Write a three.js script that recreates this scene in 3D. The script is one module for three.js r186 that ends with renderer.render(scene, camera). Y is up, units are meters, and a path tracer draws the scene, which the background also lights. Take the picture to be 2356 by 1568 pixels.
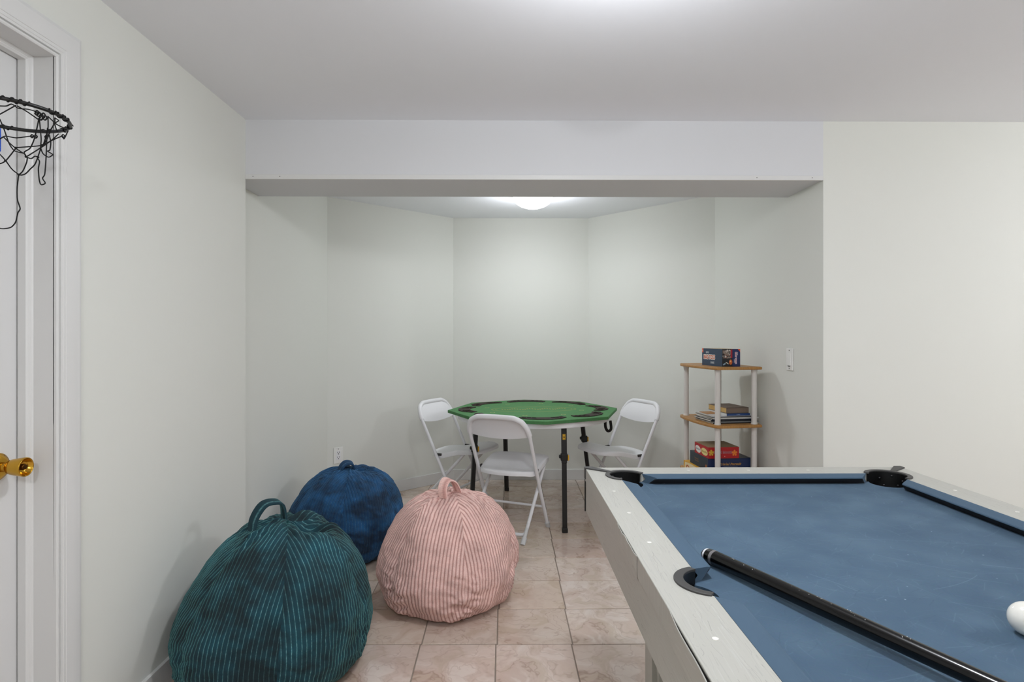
import * as THREE from 'three';
import { RoundedBoxGeometry } from 'three/addons/geometries/RoundedBoxGeometry.js';
import { mergeGeometries, toCreasedNormals } from 'three/addons/utils/BufferGeometryUtils.js';
import { RectAreaLightUniformsLib } from 'three/addons/lights/RectAreaLightUniformsLib.js';
import { ImprovedNoise } from 'three/addons/math/ImprovedNoise.js';

// ---------------------------------------------------------------- camera, lights, exposure
const scene = new THREE.Scene();
scene.background = new THREE.Color(0x000000);
const camera = new THREE.PerspectiveCamera(2 * Math.atan(784 / 1340) * 180 / Math.PI, 2356 / 1568, 0.02, 40);
camera.position.set(0, 1.24, 0);
camera.rotation.y = -0.009;
camera.setViewOffset(2356, 1568, 0, 14, 2356, 1568);        // lens shifted a little down
RectAreaLightUniformsLib.init();
const renderer = new THREE.WebGLRenderer();
renderer.toneMapping = THREE.LinearToneMapping;
renderer.toneMappingExposure = 1.07;
renderer.shadowMap.enabled = true;
// the ceiling lamps; each lamp's own light is made in its builder: down = candela of the dome's underside, side = candela let out all round
const LAMP_COLOR = 0xf6f9ff;
const LAMPS = [
  { at: [0.185, 4.12], down: 1.4, side: 0.66, label: 'white domed ceiling lamp glowing in the alcove above the card table' },
  { at: [0.31, 1.30], down: 1.9, side: 1.15, label: 'white domed ceiling lamp above the near end of the room' },
  { at: [3.25, 1.15], down: 1.8, side: 3.2, label: 'white domed ceiling lamp beyond the right side of the pool table' },
  { at: [0.10, -1.05], down: 2.4, side: 2.7, label: 'added white domed ceiling lamp behind the viewer for fill light' },  // added lamp, brightens the faces turned towards the viewer
];

// ---------------------------------------------------------------- helpers
const CEIL = 2.24;
const V = (x, y, d) => new THREE.Vector3(x, y, -d);          // d = depth in front of the camera position
let seed = 7;
const rnd = () => { seed = (seed * 1664525 + 1013904223) >>> 0; return seed / 4294967296; };
const rr = (a, b) => a + (b - a) * rnd();
const pn = new ImprovedNoise();
const fbm = (x, y, z, o = 4) => { let s = 0, a = 0.5; for (let i = 0; i < o; i++) { s += a * pn.noise(x, y, z); x *= 2.03; y *= 2.03; z *= 2.03; a *= 0.5; } return s; };
const smooth = (a, b, x) => { const t = Math.min(1, Math.max(0, (x - a) / (b - a))); return t * t * (3 - 2 * t); };
const taken = new Map();
function numbered(name) { const n = taken.get(name) || 0; taken.set(name, n + 1); return n ? name + '_' + String(n).padStart(3, '0') : name; }
function merged(g) { return Array.isArray(g) ? (g.length === 1 ? g[0] : mergeGeometries(g.map((q) => { const r = q.index ? q.toNonIndexed() : q; for (const k of Object.keys(r.attributes)) if (!['position', 'normal', 'uv'].includes(k)) r.deleteAttribute(k); return r; }))) : g; }
function part(name, g, m, parent, label) { const o = new THREE.Mesh(merged(g), m); o.name = name; parent.add(o); if (label) o.userData.label = label; return o; }
function tag(o, label, category, group) { o.userData.label = label; o.userData.category = category; if (group) o.userData.group = group; return o; }
function thing(name, label, category, x, y, d, turn = 0, group) { const o = new THREE.Group(); o.name = numbered(name); o.position.copy(V(x, y, d)); o.rotation.y = turn; scene.add(o); return tag(o, label, category, group); }
function struct(name, g, m, label, category) { const o = new THREE.Mesh(merged(g), m); o.name = name; o.userData.kind = 'structure'; if (label) tag(o, label, category); scene.add(o); return o; }
const bx = (w, h, l, x, y, z) => new THREE.BoxGeometry(w, h, l).translate(x, y, z);
const rb = (w, h, l, r, x = 0, y = 0, z = 0, s = 2) => new RoundedBoxGeometry(w, h, l, s, r).translate(x, y, z);
const wbox = (x0, x1, y0, y1, d0, d1) => bx(x1 - x0, y1 - y0, d1 - d0, (x0 + x1) / 2, (y0 + y1) / 2, -(d0 + d1) / 2);
const cyl = (r0, r1, h, x, y, z, n = 24) => new THREE.CylinderGeometry(r0, r1, h, n).translate(x, y, z);
const lathe = (pts, n = 40) => new THREE.LatheGeometry(pts.map((p) => new THREE.Vector2(p[0], p[1])), n);
const path = (pts, closed = false, tension = 0.5) => new THREE.CatmullRomCurve3(pts, closed, 'catmullrom', tension);
const tube = (pts, r, n = 40, k = 8, closed = false) => new THREE.TubeGeometry(path(pts, closed), n, r, k, closed);
function rod(a, b, r, n = 12) { const v = b.clone().sub(a), g = new THREE.CylinderGeometry(r, r, v.length(), n); g.applyQuaternion(new THREE.Quaternion().setFromUnitVectors(new THREE.Vector3(0, 1, 0), v.clone().normalize())); g.translate(...a.clone().add(b).multiplyScalar(0.5).toArray()); return g; }
function bar(a, b, w, l) { const v = b.clone().sub(a), g = new RoundedBoxGeometry(w, v.length(), l, 2, 0.004); g.applyQuaternion(new THREE.Quaternion().setFromUnitVectors(new THREE.Vector3(0, 1, 0), v.clone().normalize())); g.translate(...a.clone().add(b).multiplyScalar(0.5).toArray()); return g; }
// a prism from an outline in plan (x, depth), between two heights
function slab(outline, y0, y1, bevel = 0, holes = []) {
  const s = new THREE.Shape(outline.map((p) => new THREE.Vector2(p[0], p[1])));
  for (const h of holes) s.holes.push(new THREE.Path(h.map((p) => new THREE.Vector2(p[0], p[1]))));
  const g = new THREE.ExtrudeGeometry(s, { depth: y1 - y0 - 2 * bevel, bevelEnabled: bevel > 0, bevelThickness: bevel, bevelSize: bevel, bevelOffset: -bevel, bevelSegments: 2, curveSegments: 24 });
  g.translate(0, 0, y0 + bevel); g.rotateX(-Math.PI / 2); return g;
}
const arc = (cx, cy, r, a0, a1, n = 16) => Array.from({ length: n + 1 }, (_, i) => { const a = (a0 + (a1 - a0) * i / n) * Math.PI / 180; return [cx + r * Math.cos(a), cy + r * Math.sin(a)]; });
// grid surface from a function (u, v) -> [x, y, z]
function grid(nu, nv, f, uvf) {
  const p = [], t = [], ix = [];
  for (let j = 0; j <= nv; j++) for (let i = 0; i <= nu; i++) { const q = f(i / nu, j / nv, i, j); p.push(...q); t.push(...(uvf ? uvf(i / nu, j / nv) : [i / nu, j / nv])); }
  for (let j = 0; j < nv; j++) for (let i = 0; i < nu; i++) { const a = j * (nu + 1) + i, b = a + 1, c = a + nu + 1, e = c + 1; ix.push(a, b, e, a, e, c); }
  const g = new THREE.BufferGeometry();
  g.setAttribute('position', new THREE.Float32BufferAttribute(p, 3)); g.setAttribute('uv', new THREE.Float32BufferAttribute(t, 2)); g.setIndex(ix); g.computeVertexNormals(); return g;
}
function canvasTex(w, h, draw, srgb = true, repeat) {
  const c = document.createElement('canvas'); c.width = w; c.height = h; draw(c.getContext('2d'), w, h);
  const t = new THREE.CanvasTexture(c); if (srgb) t.colorSpace = THREE.SRGBColorSpace; t.magFilter = THREE.LinearFilter;
  t.wrapS = t.wrapT = THREE.RepeatWrapping; if (repeat) t.repeat.set(...repeat); return t;
}
function dataTex(n, f, srgb, m = n) {
  const a = new Uint8Array(n * m * 4);
  for (let j = 0; j < m; j++) for (let i = 0; i < n; i++) { const c = f(i / n, j / m), k = (j * n + i) * 4; a[k] = c[0]; a[k + 1] = c[1]; a[k + 2] = c[2]; a[k + 3] = 255; }
  const t = new THREE.DataTexture(a, n, m); t.magFilter = THREE.LinearFilter; t.minFilter = THREE.LinearMipmapLinearFilter; t.generateMipmaps = true; t.wrapS = t.wrapT = THREE.RepeatWrapping; if (srgb) t.colorSpace = THREE.SRGBColorSpace; t.needsUpdate = true; return t;
}
const mat = (color, roughness = 0.6, extra = {}) => new THREE.MeshStandardMaterial({ color, roughness, ...extra });
const phys = (color, roughness = 0.6, extra = {}) => new THREE.MeshPhysicalMaterial({ color, roughness, ...extra });
const lerp = (a, b, t) => a + (b - a) * t;
const mix3 = (a, b, t) => [lerp(a[0], b[0], t), lerp(a[1], b[1], t), lerp(a[2], b[2], t)];
const TAU = Math.PI * 2;

// ---------------------------------------------------------------- materials
const rollerBump = dataTex(256, (u, v) => { const n = 128 + 90 * pn.noise(Math.cos(u * TAU) * 14, Math.sin(u * TAU) * 14, Math.cos(v * TAU) * 14) * 1 + 50 * pn.noise(Math.sin(v * TAU) * 20, u * 40, 3); return [n, n, n]; }, false);
const M = {};
M.beam = mat(0xdddee0, 0.8);
M.wall = mat(0xe3e4dd, 0.75, { bumpMap: rollerBump, bumpScale: 0.0002 });
M.ceiling = mat(0xf4f6fa, 0.85);
M.trim = mat(0xdfdfdd, 0.42);
M.doorPaint = mat(0xdededd, 0.4);
M.gap = mat(0x2a2926, 0.9);
M.grout = mat(0x94867a, 0.9);
M.brass = mat(0xc79a3a, 0.16, { metalness: 1 });
M.brassDark = mat(0x5a3a18, 0.35, { metalness: 1 });
M.plate = mat(0xf0f0ec, 0.35);
M.slot = mat(0x2b2724, 0.7);
M.plasticWhite = mat(0xefeff1, 0.38);
M.chairMetal = mat(0xececee, 0.35);
M.capWhite = mat(0xd3d4d4, 0.5);
M.rivet = mat(0x3c3a38, 0.5);
M.blackMetal = mat(0x0f0e0e, 0.38);
M.blackPlastic = mat(0x121212, 0.45);
M.yellow = mat(0xd9a21e, 0.5);
M.strap = mat(0x14110f, 0.85);
M.pocketRubber = mat(0x0b0b0b, 0.38);
M.pocketPlate = mat(0x3b3a39, 0.5);
M.stud = mat(0x2b2b2d, 0.3);
M.cordBlack = mat(0x0c0c0c, 0.8);
M.rimBlack = mat(0x101010, 0.4);
M.boardBlue = mat(0x1c55c4, 0.4);
M.lampGlass = mat(0xffffff, 0.4, { emissive: 0xffffff, emissiveIntensity: 1.6 });
M.lampBase = mat(0xf0f0f0, 0.4);
M.ballWhite = phys(0xeceae2, 0.12, { clearcoat: 0.6, clearcoatRoughness: 0.05 });
M.cueBlack = phys(0x040404, 0.22, { specularIntensity: 0.5, clearcoat: 0.25, clearcoatRoughness: 0.05 });
M.cueWhite = mat(0xe4e6ea, 0.35);
M.cueRing = mat(0x8c8a8c, 0.35, { metalness: 0.6 });
M.pearl = mat(0xefede6, 0.25);
M.rubber = mat(0x15151a, 0.8);
M.dustWhite = mat(0xd8d8d6, 0.8);
M.paper = mat(0xd9d3c6, 0.85);
M.darkBoard = mat(0x2c2c2a, 0.7);
M.post = mat(0xdad6d1, 0.35);
M.postCap = mat(0xcfcac3, 0.45);

// ---------------------------------------------------------------- floor: ceramic tiles on a grouted bed
const FLOOR_TURN = -0.0088, PITCH = 0.3035, TILE = 0.2985;
const marble = dataTex(1024, (u, v) => {
  // tiles take windows of this picture, so it need not repeat
  const x = u * 9, y = v * 9;
  const wx = 1.3 * fbm(x * 0.8, y * 0.8, 1.7), wy = 1.3 * fbm(x * 0.8, y * 0.8, 9.1);
  const a = fbm(x * 0.6 + wx, y * 0.6 + wy, 4.4, 4), b = fbm(x * 1.7 + wx * 2, y * 1.7 + wy * 2, 7.7, 5);
  const vein = Math.pow(1 - Math.min(1, Math.abs(fbm(x * 0.95 + wx * 1.7, y * 0.95 + wy * 1.7, 2.2, 4)) * 9), 3) * smooth(-0.18, 0.22, a);
  const vein2 = Math.pow(1 - Math.min(1, Math.abs(fbm(x * 2.1 + wy * 2, y * 2.1 + wx * 2, 5.2, 3)) * 13), 3) * smooth(0.1, -0.25, a);
  let c = mix3([226, 212, 200], [211, 190, 177], smooth(-0.25, 0.3, a));
  c = mix3(c, [203, 186, 165], 0.5 * smooth(0.02, 0.3, b));
  c = mix3(c, [234, 224, 215], 0.6 * smooth(0.05, 0.35, -b));
  c = mix3(c, [163, 140, 122], 0.6 * vein);
  c = mix3(c, [178, 155, 142], 0.5 * vein2);
  return c;
}, true);
const tileMats = [0xffffff, 0xf8f4ee, 0xfbf6f5, 0xf2eeea].map((c) => phys(c, 0.17, { map: marble, specularIntensity: 1, ior: 1.5 }));
function tileGeometry(k) {
  const h = TILE / 2, b = 0.0022, t = 0.0, lo = -0.0075;
  const ring = (s, y) => [[-s, y, -s], [s, y, -s], [s, y, s], [-s, y, s]];
  const A = ring(h - b, t), B = ring(h, t - 0.0012), C = ring(h, lo);
  const p = [], uv = [], U = (q) => { let x = q[0] / TILE + 0.5, z = q[2] / TILE + 0.5; for (let i = 0; i < k % 4; i++) [x, z] = [1 - z, x]; return [(x + (k % 5) * 1.03) / 5.2, (z + (Math.floor(k / 3) % 5) * 1.03) / 5.2]; };
  const quad = (a, bb, c, e) => { for (const q of [a, bb, c, a, c, e]) { p.push(...q); uv.push(...U(q)); } };
  quad(A[3], A[2], A[1], A[0]);
  for (let i = 0; i < 4; i++) { const j = (i + 1) % 4; quad(A[i], A[j], B[j], B[i]); quad(B[i], B[j], C[j], C[i]); }
  const g = new THREE.BufferGeometry(); g.setAttribute('position', new THREE.Float32BufferAttribute(p, 3)); g.setAttribute('uv', new THREE.Float32BufferAttribute(uv, 2)); g.computeVertexNormals(); return g;
}
const tileGeos = Array.from({ length: 15 }, (_, k) => tileGeometry(k));
{
  const floor = new THREE.Group(); floor.name = 'floor'; floor.userData.kind = 'structure'; tag(floor, 'beige marbled ceramic tile floor with grey grout', 'floor'); scene.add(floor);
  part('grout_bed', wbox(-1.5, 5.15, -0.1, -0.003, -2.75, 5.15), M.grout, floor, 'grey brown grout between the tiles');
  // grid anchored on a joint seen at x = -0.041, depth 2.083 (column) and depth 2.338 (row)
  const rest = [];
  const ca = Math.cos(FLOOR_TURN), sa = Math.sin(FLOOR_TURN);
  for (let i = -6; i < 18; i++) for (let j = -18; j < 11; j++) {
    const gx = (i + 0.5) * PITCH, gd = (j + 0.5) * PITCH;
    const x = -0.041 + gx * ca - gd * sa, d = 2.338 + gx * sa + gd * ca;
    if (x < -1.42 || x > 5.05 || d < -2.7 || d > 5.1) continue;
    if (d > 2.9 && x > 1.6) continue;
    const k = Math.floor(rnd() * 15), near = x > -1.45 && x < 1.65 && d > 1.2;
    const dy = rr(-0.0006, 0.0003);
    if (near) { const t = part('tile', tileGeos[k], tileMats[Math.floor(rnd() * 4)], floor); t.position.copy(V(x, dy, d)); t.rotation.y = FLOOR_TURN * -1; }
    else rest.push(tileGeos[k].clone().rotateY(-FLOOR_TURN).translate(x, dy, -d));
  }
  const r = part('tile_field', rest, tileMats[0], floor, 'floor tiles behind and beside the viewer'); r.userData.kind = 'stuff';
}

// ---------------------------------------------------------------- room shell
const XL = -1.2137, DB = 2.717, BY = 1.964, BD = 3.065, NL = -1.2988, NR = 1.4837, DLc = 4.2267, DRc = 4.1371, DK = 4.9933, BLx = -0.4577, BRx = 0.7016, XR = 5.0, DREAR = -2.6;
const DO0 = 0.772, DO1 = 1.569, DOH = 1.984;                 // door opening
const up = (o, y0, y1) => slab(o, y0, y1);
struct('wall_left', [wbox(XL - 0.115, XL, 0, CEIL, DO1 + 0.02, DB), wbox(XL - 0.115, XL, DOH + 0.02, CEIL, DO0 - 0.02, DO1 + 0.02), wbox(XL - 0.115, XL, 0, CEIL, DREAR, DO0 - 0.02)], M.wall, 'off-white painted left wall beside the door', 'wall');
struct('wall_alcove_left', up([[NL, DB], [NL, DLc], [NL - 0.1, DLc + 0.04], [NL - 0.1, DB]], 0, CEIL), M.wall, 'short off-white left side wall of the alcove', 'wall');
struct('wall_corner_left', up([[NL, DLc], [BLx, DK], [BLx - 0.04, DK + 0.1], [NL - 0.1, DLc + 0.04]], 0, CEIL), M.wall, 'angled off-white wall panel at the left of the alcove', 'wall');
struct('wall_back', up([[BLx, DK], [BRx, DK], [BRx + 0.04, DK + 0.1], [BLx - 0.04, DK + 0.1]], 0, CEIL), M.wall, 'flat off-white back wall of the alcove', 'wall');
struct('wall_corner_right', up([[BRx, DK], [NR, DRc], [NR + 0.1, DRc + 0.04], [BRx + 0.04, DK + 0.1]], 0, CEIL), M.wall, 'angled off-white wall panel at the right of the alcove', 'wall');
struct('wall_alcove_right', up([[NR, DB + 0.12], [NR + 0.1, DB + 0.12], [NR + 0.1, DRc + 0.04], [NR, DRc]], 0, CEIL), M.wall, 'off-white right side wall of the alcove with the light switch', 'wall');
struct('wall_front', wbox(NR, XR + 0.1, 0, CEIL, DB, DB + 0.12), M.wall, 'off-white wall behind the pool table, right of the alcove', 'wall');
struct('wall_right', wbox(XR, XR + 0.1, 0, CEIL, DREAR, DB), M.wall, 'off-white right wall out of view', 'wall');
struct('wall_rear', wbox(XL - 0.115, XR + 0.1, 0, CEIL, DREAR - 0.1, DREAR), M.wall, 'off-white wall behind the viewer', 'wall');
struct('ceiling', wbox(XL - 0.3, XR + 0.1, CEIL, CEIL + 0.1, DREAR - 0.1, DK + 0.15), M.ceiling, 'flat white painted ceiling', 'ceiling');
{
  const b = new THREE.Group(); b.name = 'trim_1'; b.userData.kind = 'structure'; tag(b, 'white boxed ceiling beam across the alcove opening', 'beam'); scene.add(b);
  part('beam_body', slab([[NL, DB], [NR, DB], [NR, BD], [NL, BD]], BY + 0.002, CEIL), M.beam, b);
  part('edge_strip', [rb(NR - XL, 0.0225, 0.012, 0.0015, (NR + XL) / 2, BY + 0.0105, -(DB + 0.0025))], M.trim, b, 'narrow white strip along the lower edge of the beam');
  for (const x of [XL + 0.036, XL + 0.16, 1.17, 1.43]) part('nail', [new THREE.SphereGeometry(0.0022, 8, 6).translate(x, BY + 0.011, -(DB - 0.003))], M.rivet, b);
}
// baseboards
const bbProfile = (p0, p1, nx, nd) => {                       // a board standing off the wall by its normal
  const t = 0.013, h = 0.088;
  return [slab([[p0[0], p0[1]], [p1[0], p1[1]], [p1[0] + nx[1] * t, p1[1] + nd[1] * t], [p0[0] + nx[0] * t, p0[1] + nd[0] * t]], 0.001, h, 0)];
};
const c8 = Math.tan(Math.PI / 8);
struct('baseboard_left', bbProfile([XL, DO1 + 0.086], [XL, DB], [1, 1], [0, 0]), M.trim, 'white baseboard along the left wall behind the green bean bag', 'baseboard');
struct('baseboard_alcove_left', bbProfile([NL, DB], [NL, DLc], [1, 1], [0, -c8]), M.trim, 'white baseboard on the left side wall of the alcove', 'baseboard');
struct('baseboard_corner_left', bbProfile([NL, DLc], [BLx, DK], [1, c8], [-c8, -1]), M.trim, 'white baseboard under the left angled wall panel', 'baseboard');
struct('baseboard_back', bbProfile([BLx, DK], [BRx, DK], [c8, -c8], [-1, -1]), M.trim, 'white baseboard along the back wall under the card table', 'baseboard');
struct('baseboard_corner_right', bbProfile([BRx, DK], [NR, DRc], [-c8, -1], [-1, -c8]), M.trim, 'white baseboard under the right angled wall panel', 'baseboard');
struct('baseboard_alcove_right', bbProfile([NR, DRc], [NR, DB], [-1, -1], [-c8, 0]), M.trim, 'white baseboard on the right side wall behind the shelf', 'baseboard');
struct('baseboard_front', bbProfile([NR, DB], [XR, DB], [0, 0], [-1, -1]), M.trim, 'white baseboard behind the pool table', 'baseboard');

// ---------------------------------------------------------------- door with its casing and jamb
{
  const prof = [[0, 0], [0, 0.0085], [0.003, 0.0105], [0.0075, 0.011], [0.0085, 0.006], [0.0105, 0.006], [0.012, 0.012], [0.0185, 0.0125], [0.0195, 0.0138], [0.0275, 0.0142], [0.0285, 0.0156], [0.05, 0.0172], [0.074, 0.0172], [0.078, 0.0152], [0.085, 0.013], [0.086, 0.011], [0.086, 0]];
  const stations = [(o) => [DO0 - o, 0.0], (o) => [DO0 - o, DOH + o], (o) => [DO1 + o, DOH + o], (o) => [DO1 + o, 0.0]];
  const g = toCreasedNormals(grid(prof.length - 1, 3, (u, v, i, j) => { const [o, h] = prof[i], [d, y] = stations[j](o); return [XL + h, y, -d]; }), 0.35);
  struct('trim_2', g, M.trim, 'white moulded door casing on the left wall', 'door casing');
  const jamb = new THREE.Group(); jamb.name = 'trim_3'; jamb.userData.kind = 'structure'; tag(jamb, 'white door jamb and stop inside the casing', 'door jamb'); scene.add(jamb);
  part('jamb_board', [wbox(XL - 0.115, XL + 0.002, 0, DOH + 0.02, DO1, DO1 + 0.02), wbox(XL - 0.115, XL + 0.002, 0, DOH + 0.02, DO0 - 0.02, DO0), wbox(XL - 0.115, XL + 0.002, DOH, DOH + 0.02, DO0, DO1)], M.trim, jamb);
  const sp = [[XL - 0.052, 0], [XL - 0.054, 0.004], [XL - 0.0575, 0.0065], [XL - 0.058, 0.0085], [XL - 0.0605, 0.011], [XL - 0.062, 0.0135], [XL - 0.083, 0.0135], [XL - 0.083, 0]];
  const st2 = [(o) => [DO0 + o, 0], (o) => [DO0 + o, DOH - o], (o) => [DO1 - o, DOH - o], (o) => [DO1 - o, 0]];
  part('door_stop', [toCreasedNormals(grid(sp.length - 1, 3, (u, v, i, j) => { const [x, o] = sp[i], [d, y] = st2[j](o); return [x, y, -d]; }), 0.35)], M.trim, jamb);
  part('strike_plate', [wbox(XL - 0.113, XL - 0.0845, 0.86, 0.945, DO1 - 0.0015, DO1 + 0.001)], M.gap, jamb, 'dark strike plate in the jamb');

  const door = new THREE.Group(); door.name = 'door_1'; door.userData.kind = 'structure'; tag(door, 'white panelled door with a brass knob and a toy basketball hoop', 'door'); door.position.copy(V(XL - 0.104, 0, 1.17)); scene.add(door);
  const dx = 0.0175, hw = (DO1 - DO0) / 2 - 0.005;
  part('slab', [rb(0.035, DOH - 0.012, 2 * hw, 0.002, 0, (DOH - 0.012) / 2 + 0.008, 0)], M.doorPaint, door);
  for (const [y0, y1] of [[0.2, 0.82], [1.0, 1.55], [1.62, 1.9]]) for (const s of [-1, 1])
    part('panel', [rb(0.012, y1 - y0, 0.235, 0.005, dx, (y0 + y1) / 2, s * 0.165), rb(0.018, y1 - y0 - 0.07, 0.165, 0.006, dx, (y0 + y1) / 2, s * 0.165)], M.doorPaint, door);
  // the knob: rose, neck, tulip body with a key cylinder in its hollow end
  const kz = -(1.498 - 1.17), ky = 0.903, lay = (g) => g.rotateZ(-Math.PI / 2).translate(dx, ky, kz);
  const knob = part('door_knob', [lay(lathe([[0.0, 0.012], [0.0125, 0.012], [0.013, 0.02], [0.012, 0.026], [0.0135, 0.031], [0.018, 0.033], [0.0205, 0.042], [0.0232, 0.058], [0.0246, 0.07], [0.0242, 0.0735], [0.0225, 0.0745], [0.0215, 0.073], [0.017, 0.062], [0.0105, 0.058], [0, 0.058]], 48))], M.brass, door, 'polished brass tulip knob');
  part('rose', [lay(lathe([[0.0345, -0.001], [0.035, 0.002], [0.033, 0.0045], [0.03, 0.0055], [0.026, 0.0105], [0.018, 0.0135], [0.0, 0.0135]], 48))], M.brass, knob, 'round brass rose');
  part('key_cylinder', [lay(lathe([[0.0, 0.0705], [0.0055, 0.0705], [0.0075, 0.0695], [0.0082, 0.067], [0.0082, 0.056]], 32))], M.brassDark, knob);
}

// ---------------------------------------------------------------- ceiling lamps
for (const [i, L] of LAMPS.entries()) {
  const t = thing('ceiling_lamp', L.label, 'ceiling lamp', L.at[0], CEIL, L.at[1]);
  part('base_plate', [lathe([[0, -0.001], [0.137, -0.001], [0.139, -0.012], [0.136, -0.026], [0.0, -0.026]], 64)], M.lampBase, t, 'white metal base of the lamp');
  part('lamp_shade', [lathe([[0.1385, -0.02], [0.141, -0.032], [0.136, -0.05], [0.118, -0.071], [0.09, -0.089], [0.055, -0.101], [0.025, -0.1065], [0, -0.108]], 64)], M.lampGlass, t, 'glowing frosted glass dome');
  const p = new THREE.PointLight(LAMP_COLOR, L.side, 0, 2); p.position.set(0, -0.175, 0); p.castShadow = true; p.shadow.radius = 2.5; p.name = 'lamp_light_' + (i + 1); t.add(p);
  const q = new THREE.RectAreaLight(LAMP_COLOR, L.down / 0.0256, 0.16, 0.16); q.position.set(0, -0.112, 0); q.rotation.x = -Math.PI / 2; q.name = 'lamp_glow_' + (i + 1); t.add(q);
}

// ---------------------------------------------------------------- switch and outlet
{
  const t = thing('light_switch', 'white rocker light switch plate on the alcove right side wall', 'light switch', NR - 0.0005, 1.112, 3.033, Math.PI / 2);
  // local x runs along the wall, local z points into the room after the turn below
  t.rotation.y = -Math.PI / 2;
  part('cover_plate', [rb(0.071, 0.116, 0.006, 0.0025, 0, 0, 0.003)], M.plate, t);
  part('rocker', [rb(0.033, 0.066, 0.006, 0.0015, 0, 0.0, 0.0055).rotateX(-0.06)], M.plate, t);
  part('slider_gap', [bx(0.02, 0.0035, 0.004, 0, -0.0345, 0.0075)], M.slot, t, 'dark slot under the rocker');
  for (const s of [-1, 1]) part('screw', [cyl(0.003, 0.003, 0.002, 0, 0, 0, 12).rotateX(Math.PI / 2).translate(0, s * 0.047, 0.0062)], M.rivet, t);
}
{
  const dir = new THREE.Vector2(BLx - NL, DK - DLc).normalize(), s = 0.083;
  const x = NL + dir.x * s, d = DLc + dir.y * s;
  const t = thing('power_outlet', 'white double power outlet low on the wall above the blue bean bag', 'power outlet', x + dir.y * 0.0005, 0.358, d - dir.x * 0.0005, Math.atan2(dir.y, dir.x));
  part('cover_plate', [rb(0.072, 0.117, 0.006, 0.0025, 0, 0, 0.003)], M.plate, t);
  part('receptacle', [rb(0.034, 0.067, 0.005, 0.002, 0, 0, 0.005)], M.plasticWhite, t);
  for (const y of [0.017, -0.018]) { part('slot', [bx(0.0035, 0.009, 0.003, -0.0065, y + 0.006, 0.0068)], M.slot, t); part('slot', [bx(0.0035, 0.008, 0.003, 0.0065, y + 0.006, 0.0068)], M.slot, t); part('slot', [cyl(0.0035, 0.0035, 0.003, 0, 0, 0, 12).rotateX(Math.PI / 2).translate(0, y - 0.006, 0.0068)], M.slot, t); }
  part('screw', [cyl(0.003, 0.003, 0.002, 0, 0, 0, 12).rotateX(Math.PI / 2).translate(0, 0.047, 0.0062)], M.rivet, t);
}

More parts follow.
